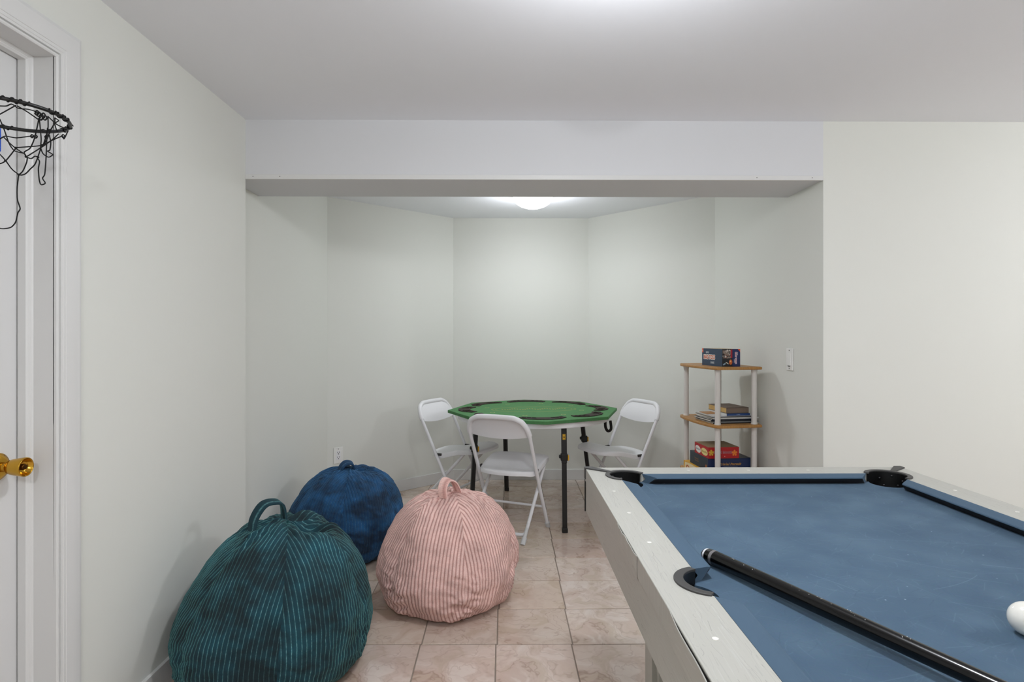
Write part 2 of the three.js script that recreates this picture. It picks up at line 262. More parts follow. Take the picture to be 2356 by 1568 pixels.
// ---------------------------------------------------------------- pool table
const PT = { x: 0.804, d: 1.06 };
const HW = 0.538, HL = 0.915, IW = 0.4455, IL = 0.8265, RT = 0.79, BEDY = 0.763, CX = 0.421, CD = 0.801, SX = 0.427;
{
  const grainTex = canvasTex(1024, 1024, (c, w, h) => {
    c.fillStyle = '#b5b4ac'; c.fillRect(0, 0, w, h);
    for (let i = 0; i < 900; i++) { const x = rnd() * w, y = rnd() * h, l = rr(30, 260), v = Math.floor(rr(152, 196)); c.strokeStyle = `rgba(${v},${v},${v - 5},${rr(0.15, 0.5)})`; c.lineWidth = rr(0.6, 4); c.beginPath(); c.moveTo(x, y); c.bezierCurveTo(x + rr(-6, 6), y + l * 0.3, x + rr(-9, 9), y + l * 0.6, x + rr(-7, 7), y + l); c.stroke(); }
    for (let i = 0; i < 260; i++) { const x = rnd() * w, y = rnd() * h, l = rr(12, 90), v = Math.floor(rr(105, 155)); c.strokeStyle = `rgba(${v},${v - 4},${v - 8},${rr(0.3, 0.65)})`; c.lineWidth = rr(0.5, 1.6); c.beginPath(); c.moveTo(x, y); c.bezierCurveTo(x + rr(-8, 8), y + l * 0.3, x + rr(-10, 10), y + l * 0.6, x + rr(-12, 12), y + l); c.stroke(); }
  }, true, [2.2, 2.2]);
  const wood = phys(0xffffff, 0.42, { map: grainTex });
  const feltTex = canvasTex(1024, 2048, (c, w, h) => {
    c.fillStyle = '#435a6e'; c.fillRect(0, 0, w, h);
    for (let i = 0; i < 1500; i++) { const x = rnd() * w, y = rnd() * h, r = rr(15, 95), q = rnd(); const g = c.createRadialGradient(x, y, 0, x, y, r); const col = q < 0.5 ? '56,78,100' : '92,116,132'; g.addColorStop(0, `rgba(${col},${rr(0.07, 0.2)})`); g.addColorStop(1, `rgba(${col},0)`); c.fillStyle = g; c.fillRect(x - r, y - r, 2 * r, 2 * r); }
    for (let i = 0; i < 4200; i++) { const x = rnd() * w, y = rnd() * h, a = rr(0, TAU), l = rr(8, 60); c.strokeStyle = rnd() < 0.5 ? `rgba(138,164,180,${rr(0.04, 0.15)})` : `rgba(40,60,80,${rr(0.04, 0.17)})`; c.lineWidth = rr(0.6, 2.4); c.beginPath(); c.moveTo(x, y); c.quadraticCurveTo(x + Math.cos(a) * l * 0.5 + rr(-6, 6), y + Math.sin(a) * l * 0.5 + rr(-6, 6), x + Math.cos(a) * l, y + Math.sin(a) * l); c.stroke(); }
    for (let i = 0; i < 90; i++) { const x = rnd() * w, y = rnd() * h, a = rr(0, TAU), l = rr(80, 420); c.strokeStyle = rnd() < 0.65 ? `rgba(165,190,205,${rr(0.1, 0.28)})` : `rgba(48,66,88,${rr(0.15, 0.35)})`; c.lineWidth = rr(0.7, 1.8); c.beginPath(); c.moveTo(x, y); c.quadraticCurveTo(x + Math.cos(a) * l * 0.5 + rr(-20, 20), y + Math.sin(a) * l * 0.5 + rr(-20, 20), x + Math.cos(a) * l, y + Math.sin(a) * l); c.stroke(); }
    c.strokeStyle = 'rgba(52,72,92,0.4)'; c.lineWidth = 2; for (const [x, y, r, a, b] of [[420, 560, 240, 2.4, 3.9], [700, 1010, 90, -0.5, 1.6], [690, 1000, 110, -0.4, 1.4]]) { c.beginPath(); c.arc(x, y, r, a, b); c.stroke(); }
    for (let i = 0; i < 60; i++) { c.fillStyle = `rgba(210,220,228,${rr(0.3, 0.8)})`; c.beginPath(); c.arc(rnd() * w, rnd() * h, rr(0.8, 2.2), 0, TAU); c.fill(); }
  });
  feltTex.repeat.set(1, 1);
  const feltBump = dataTex(256, () => { const n = 128 + rr(-70, 70); return [n, n, n]; }, false);
  const felt = phys(0xffffff, 0.95, { map: feltTex, sheen: 0.5, sheenColor: new THREE.Color(0x8fb0c8), sheenRoughness: 0.5 });
  const feltPlain = phys(0x435a6e, 0.95, { bumpMap: feltBump, bumpScale: 0.0003, sheen: 0.4, sheenColor: new THREE.Color(0x8fb0c8), sheenRoughness: 0.5 });
  const t = thing('pool_table', 'whitewashed pool table with worn blue felt in the right foreground', 'pool table', PT.x, 0, PT.d);
  const mir = (pts, sx, sd) => { const q = pts.map(([x, d]) => [x * sx, d * sd]); return sx * sd < 0 ? q.reverse() : q; };
  const aC = 245.9, h135 = Math.SQRT1_2;
  // rails, with bites for the pockets
  const rp = 0.06;
  const cornerCut = arc(-CX, CD, rp, 135, 245.9), dSide = Math.sqrt(rp * rp - (IW - SX) ** 2), aS = Math.atan2(dSide, -(IW - SX)) * 180 / Math.PI;
  const leftRail = [[-HW, -HL], [-HW, HL], [-CX - rp * h135, CD + rp * h135], ...cornerCut.slice(1), ...arc(-SX, 0, rp, aS, 360 - aS), ...mir(cornerCut, 1, -1).slice(0, -1), [-CX - rp * h135, -CD - rp * h135]].reverse();
  const farRail = [[-HW, HL], [HW, HL], [CX + rp * h135, CD + rp * h135], ...arc(CX, CD, rp, 45, 154.9).slice(1), ...arc(-CX, CD, rp, 25.1, 135).slice(0, -1), [-CX - rp * h135, CD + rp * h135]].reverse();
  const swapUV = (g) => { const a = g.attributes.uv; for (let i = 0; i < a.count; i++) a.setXY(i, a.getY(i), a.getX(i) + 0.37); return g; };
  const R0 = RT - 0.045;
  part('rail', [slab(leftRail, R0, RT, 0.002)], wood, t); part('rail', [slab(mir(leftRail, -1, 1), R0, RT, 0.002)], wood, t);
  part('rail', [swapUV(slab(farRail, R0, RT, 0.002))], wood, t); part('rail', [swapUV(slab(mir(farRail, 1, -1), R0, RT, 0.002))], wood, t);
  // aprons under the rails: boards standing on edge, grain along their length
  const A0 = 0.643, ap = 0.0025;
  const apron = (l, along) => { const g = rb(0.022, R0 - A0, l, 0.0015, 0, (R0 + A0) / 2, 0); const p = g.attributes.position, u = g.attributes.uv; for (let i = 0; i < p.count; i++) u.setXY(i, p.getY(i) + p.getX(i), p.getZ(i)); if (along) g.rotateY(Math.PI / 2); return g; };
  part('apron', [apron(2 * HL - 0.006).translate(-HW + 0.011 + ap, 0, 0)], wood, t); part('apron', [apron(2 * HL - 0.006).translate(HW - 0.011 - ap, 0, 0)], wood, t);
  part('apron', [apron(2 * HW - 0.05, true).translate(0, 0, -HL + 0.011 + ap)], wood, t); part('apron', [apron(2 * HW - 0.05, true).translate(0, 0, HL - 0.011 - ap)], wood, t);
  part('corner_trim', [bx(0.004, R0 - A0 + 0.01, 0.006, -HW + 0.0005, (R0 + A0) / 2 + 0.004, -HL - 0.002)], M.blackPlastic, t); part('corner_trim', [bx(0.004, R0 - A0 + 0.01, 0.006, HW - 0.0005, (R0 + A0) / 2 + 0.004, -HL - 0.002)], M.blackPlastic, t);
  // veneer on the left apron lifting away from the rail in two places
  for (const [d0, d1, bulge] of [[0.335, 0.125, 0.003], [-0.115, -0.8, 0.007]]) {
    const n = 36, g = grid(n, 5, (u, v, i, j) => {
      const z = -lerp(d0, d1, u), b = bulge * Math.pow(Math.sin(Math.PI * Math.min(1, u * 1.02)), 0.7) * (1 + 0.25 * Math.sin(u * 23) * (u > 0.05 ? 1 : 0));
      const row = [[0, RT - 0.05], [0.6, RT - 0.02], [1, RT - 0.002], [1.0, RT - 0.0005], [0.9, RT - 0.0005], [0.85, RT - 0.004]][j];
      const x = -HW - 0.0006 - b * row[0] + (j > 3 ? 0.0012 : 0);
      return [x, row[1] - (1 - row[0]) * 0 - 0.002 * Math.sin(u * 9), z];
    }, (u, v) => [v * 0.05, lerp(d0, d1, u)]);
    part('veneer_strip', [g], wood, t, 'edge of veneer lifting off the rail');
    part('veneer_gap', [bx(0.001, 0.02, Math.abs(d1 - d0) - 0.05, -HW - 0.0002, RT - 0.013, -(d0 + d1) / 2)], M.gap, t, 'dark strip in the gap behind the lifted veneer');  // thin dark strip set behind the lifted edge
  }
  // bed with pocket bites
  const innerCorner = arc(-CX, CD, 0.053, 242.5, 388.7, 40), sideArc = arc(-0.47, 0, 0.053, -62.5, 62.5, 24);
  const topL = [...innerCorner], topR = mir(innerCorner, -1, 1), sideR = mir(sideArc, -1, 1), botR = mir(innerCorner, -1, -1), botL = mir(innerCorner, 1, -1);
  const loop = [...sideArc, ...topL, ...topR, ...sideR, ...botR, ...botL];
  const bed = slab(loop, 0.735, BEDY); { const p = bed.attributes.position, u = bed.attributes.uv; for (let i = 0; i < p.count; i++) u.setXY(i, (p.getX(i) + 0.46) / 0.92, (-p.getZ(i) + 0.84) / 1.68); }
  part('bed', [bed], felt, t, 'worn blue felt playing surface');
  // cushions: felt over the top and nose, a separate dark face under the nose; ends cut back towards the pockets
  const cpTop = [[0.0405, BEDY + 0.018], [0.0425, BEDY + 0.0202], [0.0415, BEDY + 0.0225], [0.0375, BEDY + 0.0238], [0.03, BEDY + 0.0245], [0.0, BEDY + 0.0265]];
  const cpUnder = [[0, BEDY + 0.0005], [0.022, BEDY + 0.0005], [0.036, BEDY + 0.013], [0.0415, BEDY + 0.0185]];
  const strip = (cp, a, b, ka, kb, sx, sz) => { const st = [[a, ka, 0.9], [a + 0.004, ka, 1], [b - 0.004, kb, 1], [b, kb, 0.9]]; const g = grid(cp.length - 1, 3, (u, v, i, j) => { const [q, k, f] = st[j], [x, y] = cp[i]; return [sx * x * f, y, -sz * (q + k * x)]; }); if (sx * sz < 0) g.index.array.reverse(); g.computeVertexNormals(); return g; };
  const endCap = (a, k, sx, sz, flip) => { const cp = [[0, BEDY + 0.0005], [0.022, BEDY + 0.0005], [0.036, BEDY + 0.013], ...cpTop]; const g = grid(cp.length - 1, 1, (u, v, i, j) => { const [x, y] = j ? cp[i] : [0.012, BEDY + 0.012]; return [sx * x * 0.9, y, -sz * (a + k * x)]; }); if ((sx * sz < 0) !== flip) g.index.array.reverse(); g.computeVertexNormals(); return g; };
  const cushion = (a, b, ka, kb, sx, sz, place) => {
    const c = part('cushion', [...[strip(cpTop, a, b, ka, kb, sx, sz), endCap(a, ka, sx, sz, false), endCap(b, kb, sx, sz, true)].map((g) => toCreasedNormals(place(g), 0.6))], feltPlain, t, 'blue felt cushion');
    part('cushion_underside', [toCreasedNormals(place(strip(cpUnder, a, b, ka, kb, sx, sz)), 0.6)], M.rubber, c, 'dark face under the nose');
  };
  for (const sx of [-1, 1]) for (const sz of [-1, 1]) cushion(0.0585, 0.7455, 0.45, -0.8, -sx, sz, (g) => g.translate(sx * IW, 0, 0));
  cushion(-0.366, 0.366, 0.8, -0.8, 1, 1, (g) => g.rotateY(-Math.PI / 2).translate(0, 0, -IL));
  cushion(-0.366, 0.366, 0.8, -0.8, 1, 1, (g) => g.rotateY(Math.PI / 2).translate(0, 0, IL));
  // pockets
  const wallArc = (cx, cd, r, a0, a1, y0, y1, n = 32) => grid(n, 1, (u, v) => { const a = (a0 + (a1 - a0) * u) * Math.PI / 180; return [cx + r * Math.cos(a), lerp(y0, y1, v), -(cd + r * Math.sin(a))]; });
  const pocket = (cx, cd, a0, a1, out) => {
    const pk = part('pocket', [wallArc(cx, cd, 0.053, 0, 360, 0.668, BEDY - 0.002, 48), wallArc(cx, cd, 0.0535, a0, a1, BEDY - 0.004, RT + 0.001), slab(arc(cx, cd, 0.053, 0, 360, 40).slice(0, -1), 0.664, 0.669)], M.pocketRubber, t, 'black moulded rubber pocket');
    const oc = out ? [cx + Math.cos((a0 + a1) / 2 * Math.PI / 180) * 0.007, cd + Math.sin((a0 + a1) / 2 * Math.PI / 180) * 0.007] : [cx, cd], ro = out ? 0.0635 : 0.067, w = out ? 2 : 0;
    part('pocket_plate', [slab([...arc(oc[0], oc[1], ro, a0 - w, a1 + w, 30), ...arc(cx, cd, 0.0525, a1, a0, 30)], RT - 0.002, RT + 0.0035, 0.0012)], M.pocketPlate, pk, 'dark grey plastic pocket rim');
    for (const [da, y] of [[-38, RT - 0.022], [0, RT - 0.012], [38, RT - 0.022], [-20, RT - 0.04], [24, RT - 0.045]]) { const a = ((a0 + a1) / 2 + da) * Math.PI / 180; part('stud', [new THREE.SphereGeometry(0.0035, 10, 8).translate(cx + 0.0525 * Math.cos(a), y, -(cd + 0.0525 * Math.sin(a)))], M.stud, pk); }
    return pk;
  };
  for (const [sx, sd, base] of [[-1, 1, 135], [1, 1, 45], [-1, -1, 225], [1, -1, 315]]) {
    const pk = pocket(sx * CX, sd * CD, base - 110, base + 110, false);
    const a = base * Math.PI / 180, ux = Math.cos(a), ud = Math.sin(a), px = -ud, pd = ux;
    const p0 = [sx * CX + ux * 0.063, sd * CD + ud * 0.063], p1 = [sx * (HW + 0.001), sd * (HL + 0.001)];
    const wd = 0.007, we = 0.016;
    part('corner_strip', [slab([[p0[0] + px * wd, p0[1] + pd * wd], [p0[0] - px * wd, p0[1] - pd * wd], [p1[0] - (base === 135 || base === 315 ? 0 : 0) - px * we - ux * we, p1[1] - pd * we - ud * we], [p1[0], p1[1]], [p1[0] + px * we - ux * we, p1[1] + pd * we - ud * we]], RT - 0.002, RT + 0.004, 0.001), slab([[p1[0] + sx * 0.002, p1[1] + sd * 0.002], [p1[0] + sx * 0.002, p1[1] - sd * 0.02], [p1[0] - sx * 0.003, p1[1] - sd * 0.02], [p1[0] - sx * 0.003, p1[1] - sd * 0.003], [p1[0] - sx * 0.02, p1[1] - sd * 0.003], [p1[0] - sx * 0.02, p1[1] + sd * 0.002]], RT - 0.035, RT + 0.003)], M.pocketPlate, pk, 'dark plastic strip to the table corner');
  }
  pocket(-SX, 0, 108, 252, true); pocket(SX, 0, -72, 72, true);
  // pearl sights set into the rails
  for (const sx of [-1, 1]) for (const d of [0.2, 0.41, 0.615, -0.2, -0.41, -0.615]) part('sight', [cyl(0.0048, 0.0048, 0.0012, sx * (HW - 0.043), RT + 0.0003, -d, 20)], M.pearl, t);
  for (const sd of [-1, 1]) for (const x of [-0.2, 0, 0.2]) part('sight', [cyl(0.0048, 0.0048, 0.0012, x, RT + 0.0003, -sd * (HL - 0.043), 20)], M.pearl, t);
  // legs: each of two boards set at a corner, and the dark end panel between a pair
  for (const sx of [-1, 1]) for (const sd of [-1, 1]) { const L = part('leg', [rb(0.026, 0.735, 0.085, 0.002, sx * 0.361, 0.3675, -sd * 0.706), rb(0.03, 0.735, 0.026, 0.002, sx * 0.345, 0.3675, -sd * 0.650)], wood, t); L.userData.label = 'whitewashed leg of two boards'; }
  part('end_panel', [rb(0.68, 0.5, 0.02, 0.002, 0, 0.44, -0.67)], M.darkBoard, t, 'dark panel between the far legs'); part('end_panel', [rb(0.68, 0.5, 0.02, 0.002, 0, 0.44, 0.67)], M.darkBoard, t);
  part('underside', [bx(2 * HW - 0.08, 0.02, 2 * HL - 0.08, 0, 0.722, 0)], M.darkBoard, t);
}
// cue: butt on the felt by the left cushion, shaft over the near rail
{
  const a = V(0.4195, BEDY + 0.0158, 1.222), b = V(0.845, RT + 0.0105, 0.232);
  const dir = b.clone().sub(a).normalize();
  const t = thing('pool_cue', 'glossy black pool cue lying across the blue felt', 'pool cue', a.x, a.y, -a.z);
  const q = new THREE.Quaternion().setFromUnitVectors(new THREE.Vector3(0, 1, 0), dir); t.quaternion.copy(q);
  const rAt = (s) => lerp(0.0152, 0.0062, smooth(0, 1, s / 1.45) * 0.5 + 0.5 * s / 1.45);
  const pr = []; for (let i = 0; i <= 24; i++) { const s = 0.02 + (1.42 - 0.02) * i / 24; pr.push([rAt(s), s]); }
  part('shaft', [lathe([[0.0136, 0.0065], [0.0143, 0.012], [0.0150, 0.019], ...pr], 40)], M.cueBlack, t, 'glossy black lacquered shaft');
  part('butt_ring', [lathe([[0.0115, 0.0005], [0.0125, 0.001], [0.0138, 0.0068]], 40)], M.cueWhite, t, 'white ring at the butt');
  part('bumper', [lathe([[0, -0.006], [0.008, -0.006], [0.0105, -0.003], [0.0113, 0.001]], 32)], M.rubber, t, 'black rubber bumper');
  part('collar_ring', [lathe([[0.01525, 0.021], [0.01535, 0.0225], [0.01535, 0.027], [0.01525, 0.0285]], 40)], M.cueRing, t, 'worn silver ring');
  part('ferrule', [lathe([[0.0064, 1.42], [0.0062, 1.44], [0.006, 1.442], [0, 1.445]], 24)], M.cueWhite, t);
  for (let i = 0; i < 26; i++) { const s = rr(0.06, 0.42), th = rr(-0.5, 0.35), r = rAt(s) + 0.0001; const up = new THREE.Vector3(0, 1, 0).applyQuaternion(q.clone().invert()); const side = new THREE.Vector3().crossVectors(new THREE.Vector3(0, 1, 0), up).normalize(), n = up.clone().addScaledVector(new THREE.Vector3(0, 1, 0), -up.y).normalize(); const v = n.multiplyScalar(Math.cos(th)).addScaledVector(side, Math.sin(th)).multiplyScalar(r); part('speck', [new THREE.SphereGeometry(rr(0.0003, 0.0008), 6, 4).translate(v.x, s, v.z)], M.dustWhite, t); }
}
{
  const t = thing('cue_ball', 'shiny white cue ball on the blue felt', 'ball', 0.827, BEDY, 0.917);
  part('ball', [new THREE.SphereGeometry(0.0262, 48, 32).translate(0, 0.0262, 0)], M.ballWhite, t);
}

// ---------------------------------------------------------------- card table with its folding poker top
{
  const TX = 0.19, TD = 4.13, TOP = 0.715;
  const t = thing('folding_table', 'round white folding table on black legs under the green poker top', 'table', TX, 0, TD);
  part('tabletop', [slab(arc(0, 0, 0.535, 0, 360, 72).slice(0, -1), TOP - 0.058, TOP - 0.02, 0.006)], M.plasticWhite, t, 'round white plastic tabletop');
  const legs = [[[0.175, -0.41], [0.175, -0.473], 1], [[-0.207, 0.42], [-0.19, 0.51], 0], [[0.365, 0.21], [0.45, 0.275], 1], [[-0.40, -0.13], [-0.432, -0.175], 1]];
  for (const [a, b, collar] of legs) {
    const A = new THREE.Vector3(a[0], TOP - 0.058, -a[1]), B = new THREE.Vector3(b[0], 0.012, -b[1]), at = (f) => A.clone().lerp(B, f);
    const g = part('leg', [bar(A, at(0.36), 0.034, 0.03), bar(at(0.2), B, 0.03, 0.027)], M.blackMetal, t, 'black square metal leg');
    part('foot_cap', [rb(0.036, 0.028, 0.034, 0.004, B.x, 0.0145, B.z)], M.blackPlastic, g);
    const c = at(0.3);
    part('lock_collar', [rb(0.045, 0.045, 0.04, 0.006, c.x, c.y, c.z), rb(0.014, 0.02, 0.024, 0.004, c.x - 0.026, c.y + 0.004, c.z)], M.blackPlastic, g, 'black leg lock');
    part('release_button', [rb(0.009, 0.034, 0.02, 0.003, c.x + 0.026, c.y - 0.002, c.z + 0.008)], M.yellow, g, 'yellow release button');
    part('brace', [rod(at(0.02).add(new THREE.Vector3(-0.0, 0, -0.09)), at(0.3).add(new THREE.Vector3(-0.01, 0, -0.008)), 0.006)], M.blackMetal, g);
    if (a[1] < -0.3) part('warning_sticker', [bx(0.018, 0.036, 0.001, at(0.1).x - 0.001, at(0.1).y, at(0.1).z + 0.0165)], mat(0xffffff, 0.5, { map: canvasTex(64, 128, (c2, w, h) => { c2.fillStyle = '#d8a81f'; c2.fillRect(0, 0, w, h); c2.fillStyle = '#1a1408'; c2.fillRect(8, 8, w - 16, 4); c2.fillRect(8, h - 14, w - 16, 4); c2.beginPath(); c2.moveTo(w / 2, 34); c2.lineTo(w / 2 + 18, 84); c2.lineTo(w / 2 - 18, 84); c2.fill(); }) }), g, 'yellow warning sticker');
  }
  part('carry_strap', [tube([new THREE.Vector3(0.475, TOP - 0.055, 0.2), new THREE.Vector3(0.478, TOP - 0.1, 0.2), new THREE.Vector3(0.495, TOP - 0.125, 0.197), new THREE.Vector3(0.516, TOP - 0.11, 0.193), new THREE.Vector3(0.512, TOP - 0.055, 0.19)], 0.0095, 30, 8)], M.strap, t, 'black strap hanging under the edge');

  const feltG = canvasTex(1024, 1024, (c, w, h) => {
    c.fillStyle = '#447746'; c.fillRect(0, 0, w, h);
    for (let i = 0; i < 2600; i++) { const v = rnd() < 0.5; c.fillStyle = v ? `rgba(92,146,88,${rr(0.03, 0.12)})` : `rgba(50,98,54,${rr(0.03, 0.12)})`; c.beginPath(); c.ellipse(rnd() * w, rnd() * h, rr(3, 30), rr(2, 14), rr(0, 3), 0, TAU); c.fill(); }
    c.strokeStyle = 'rgba(176,150,76,0.75)'; c.lineWidth = 5; c.beginPath(); c.ellipse(w / 2, h / 2 + 10, 250, 120, 0, 0, TAU); c.stroke(); c.lineWidth = 3; c.beginPath(); c.ellipse(w / 2, h / 2 + 10, 228, 102, 0, 0, TAU); c.stroke();
    c.strokeStyle = 'rgba(196,178,110,0.8)'; c.lineWidth = 4; for (let k = 0; k < 8; k++) { const a = k * TAU / 8 + 0.3; c.beginPath(); c.arc(w / 2 + Math.cos(a) * 285, h / 2 + Math.sin(a) * 285, 12, 0, TAU); c.stroke(); }
    c.fillStyle = 'rgba(180,140,66,0.6)'; for (let k = 0; k < 26; k++) c.fillRect(w / 2 - 190 + k * 15, h / 2 - 20 + 18 * Math.sin(k), 8, 40);
  });
  const p = thing('poker_top', 'green felt octagonal poker top with dark chip trays', 'poker top', TX, TOP - 0.02, TD, 0.087);
  const R8 = 0.605, oct = Array.from({ length: 8 }, (_, k) => [R8 * Math.cos(k * TAU / 8), R8 * Math.sin(k * TAU / 8)]);
  const og = slab(oct, 0, 0.02, 0.003); { const q = og.attributes.position, u = og.attributes.uv; for (let i = 0; i < q.count; i++) u.setXY(i, q.getX(i) / 1.22 + 0.5, -q.getZ(i) / 1.22 + 0.5); }
  part('board', [og], phys(0xffffff, 0.9, { map: feltG, sheen: 0.4, sheenColor: new THREE.Color(0x8ccf90) }), p, 'green felt board');
  const trayRim = mat(0x2a1f14, 0.8), trayWell = mat(0x0d0d0a, 0.85), trayEdge = mat(0x14140f, 0.6);
  // each tray: a cup ring on the middle, a chip rack either side
  for (let k = 0; k < 8; k++) {
    const tr = new THREE.Group(); tr.name = 'chip_tray'; tr.rotation.y = k * TAU / 8; tr.position.set(0.018 * Math.cos(k * TAU / 8), 0, -0.018 * Math.sin(k * TAU / 8)); tr.userData.label = 'dark brown moulded tray with a cup hole and chip slots'; p.add(tr);
    // local: +x points outward to the octagon's side, z along the side
    const out = [[0.385, -0.128], [0.425, -0.152], [0.487, -0.105], [0.512, -0.045], [0.512, 0.045], [0.487, 0.105], [0.425, 0.152], [0.385, 0.128], [0.428, 0.05], [0.428, -0.05]];
    const holes = [arc(0.466, 0, 0.036, 0, 360, 24).slice(0, -1)];
    for (const s of [-1, 1]) for (let m = 0; m < 3; m++) { const x0 = 0.437 - m * 0.013, x1 = 0.484 - m * 0.016, z = s * (0.06 + m * 0.03), w = 0.0125; const q = [[x0, z - w], [x1, z - w], [x1, z + w], [x0, z + w]]; holes.push(q); }
    part('tray_rim', [slab(out, 0.0195, 0.0245, 0.001, holes)], trayRim, tr);
    part('tray_well', [slab(out.map(([x, z]) => [0.455 + (x - 0.455) * 1.015, z * 1.012]), 0.0185, 0.0212)], trayWell, tr);
  }
}

// ---------------------------------------------------------------- folding chairs
function makeChair() {
  const t = new THREE.Group();
  const P = (x, y, f) => new THREE.Vector3(x, y, -f);
  const F = (y) => 0.405 - 0.5 * y, W = 0.2, r = 0.0115;
  const fr = [P(W + 0.005, 0.012, F(0.012)), P(W, 0.25, F(0.25)), P(W, 0.5, F(0.5)), P(W, 0.635, F(0.635)), P(W - 0.008, 0.678, F(0.678)), P(W - 0.034, 0.72, F(0.72)), P(W - 0.078, 0.741, F(0.741)), P(W - 0.12, 0.744, F(0.744)), P(0, 0.745, F(0.745))];
  const U = [...fr, ...fr.slice(0, -1).reverse().map((v) => new THREE.Vector3(-v.x, v.y, v.z))];
  part('back_frame', [new THREE.TubeGeometry(path(U, false, 0.3), 120, r, 10)], M.chairMetal, t, 'white tubular frame from the back to the front feet');
  const G = (y) => 0.03 + 0.95 * y;
  const lg = [P(W - 0.022, 0.415, G(0.415)), P(W - 0.022, 0.2, G(0.2)), P(W - 0.022, 0.075, G(0.075)), P(W - 0.03, 0.048, G(0.045) + 0.012), P(W - 0.06, 0.04, G(0.04) + 0.014), P(0, 0.04, G(0.04) + 0.014)];
  const LU = [...lg, ...lg.slice(0, -1).reverse().map((v) => new THREE.Vector3(-v.x, v.y, v.z))];
  part('rear_leg_frame', [new THREE.TubeGeometry(path(LU, false, 0.3), 90, r * 0.95, 10)], M.chairMetal, t, 'white tubular rear legs joined near the floor');
  for (const s of [-1, 1]) {
    part('foot', [rod(P(s * (W - 0.022), 0.1, G(0.1)), P(s * (W - 0.022), 0.012, G(0.012)), r * 0.95), rod(P(s * (W - 0.022), 0.034, G(0.034)), P(s * (W - 0.022), 0.0, G(0.0)), 0.0155)], M.capWhite, t);
    part('foot', [rod(P(s * (W + 0.004), 0.034, F(0.034)), P(s * (W + 0.005), 0.0, F(0.0)), 0.0155)], M.capWhite, t);
    part('rivet', [rod(P(s * (W + 0.012), 0.655, F(0.655)), P(s * (W - 0.012), 0.655, F(0.655) - 0.0), 0.0035), ], M.rivet, t);
    part('seat_bracket', [rb(0.01, 0.018, 0.045, 0.004, s * (W - 0.006), 0.398, -F(0.398) - 0.02)], M.rivet, t, 'dark hinge bracket under the seat');
  }
  part('cross_bar', [rod(P(-W, 0.15, F(0.15)), P(W, 0.15, F(0.15)), 0.008)], M.chairMetal, t);
  // seat: a moulded pan with a rolled skirt; x across, f from rear 0.13 to front 0.54
  const half = (f) => 0.198 - 0.012 * smooth(0.44, 0.54, f);
  const outline = (a) => { const c = Math.cos(a), s = Math.sin(a), e = 0.42; const x = Math.sign(c) * Math.pow(Math.abs(c), s < 0 ? 0.72 : e), y = Math.sign(s) * Math.pow(Math.abs(s), s < 0 ? 0.72 : 0.5); const f = 0.325 + 0.215 * y; return [x * half(f), f]; };
  const top = (x, f) => 0.402 + 0.044 * smooth(0.2, 0.42, f) - 0.006 * smooth(0.46, 0.54, f) - 0.010 * (1 - (x / 0.2) ** 2) * smooth(0.13, 0.26, f) * smooth(0.5, 0.36, f) + 0.004 * smooth(0.2, 0.13, f);
  const rings = [[0, 0], [0.4, 0], [0.75, 0], [0.9, 0], [0.96, -0.001], [0.99, -0.005], [1, -0.011], [1.0, -0.034], [0.985, -0.035], [0.975, -0.016], [0.6, -0.012], [0, -0.012]];
  const seat = grid(64, rings.length - 1, (u, v, i, j) => { const [k, dy] = rings[j], [ox, of] = outline(u * TAU); const x = ox * k, f = 0.325 + (of - 0.325) * k; let y = top(x, f) + dy; if (dy < -0.02) y += 0.010 * smooth(0.42, 0.54, f) + 0.006 * smooth(0.2, 0.13, f); return [x, y, -f]; });
  part('seat', [toCreasedNormals(seat, 0.7)], M.plasticWhite, t, 'moulded white plastic seat');
  // back: curved panel hooked over the frame
  const shell = (off) => (u, v) => { const x = lerp(-W + 0.002, W - 0.002, u), q = (x / W) ** 2, lo = 0.606 + 0.02 * q, hi = 0.749 - 0.085 * Math.pow(Math.abs(x / W), 5), y = lerp(lo, hi, v); const bow = -0.016 * (1 - q) + 0.012 * Math.sin(Math.PI * v) * (1 - q); return [x, y, -(F(y) + bow + off)]; };
  const fA = grid(28, 12, shell(0.016)), fB = grid(28, 12, shell(0.004)); fB.index.array.reverse();
  const edge = (pick) => grid(28, 1, (u, v) => { const [a, b] = pick(u); const s = shell(lerp(0.016, 0.004, v)); return s(a, b); });
  const rim = new THREE.TubeGeometry(path(U.slice(2, -2), false, 0.3), 90, 0.0155, 10);
  part('backrest', [toCreasedNormals(mergeGeometries([fA.toNonIndexed(), fB.toNonIndexed(), edge((u) => [u, 0]).toNonIndexed(), edge((u) => [u, 1]).toNonIndexed(), edge((u) => [0, u]).toNonIndexed(), edge((u) => [1, u]).toNonIndexed()]), 0.6), new THREE.TubeGeometry(path(U.filter((v) => v.y > 0.59), false, 0.3), 80, 0.0165, 10)], M.plasticWhite, t, 'moulded white plastic backrest');
  return t;
}
{
  const proto = makeChair();
  const put = (x, d, deg, label) => { const c = proto.clone(); c.name = numbered('folding_chair'); tag(c, label, 'chair', 'folding chairs around the card table'); c.position.copy(V(x, 0, d)); c.rotation.y = -deg * Math.PI / 180; scene.add(c); };
  put(-0.082, 3.478, 23.5, 'white folding chair with its back to the viewer, behind the pink bean bag');
  put(-0.592, 4.387, 117, 'white folding chair left of the card table, facing right');
  put(1.05, 4.333, 244, 'white folding chair right of the card table, facing left');
}

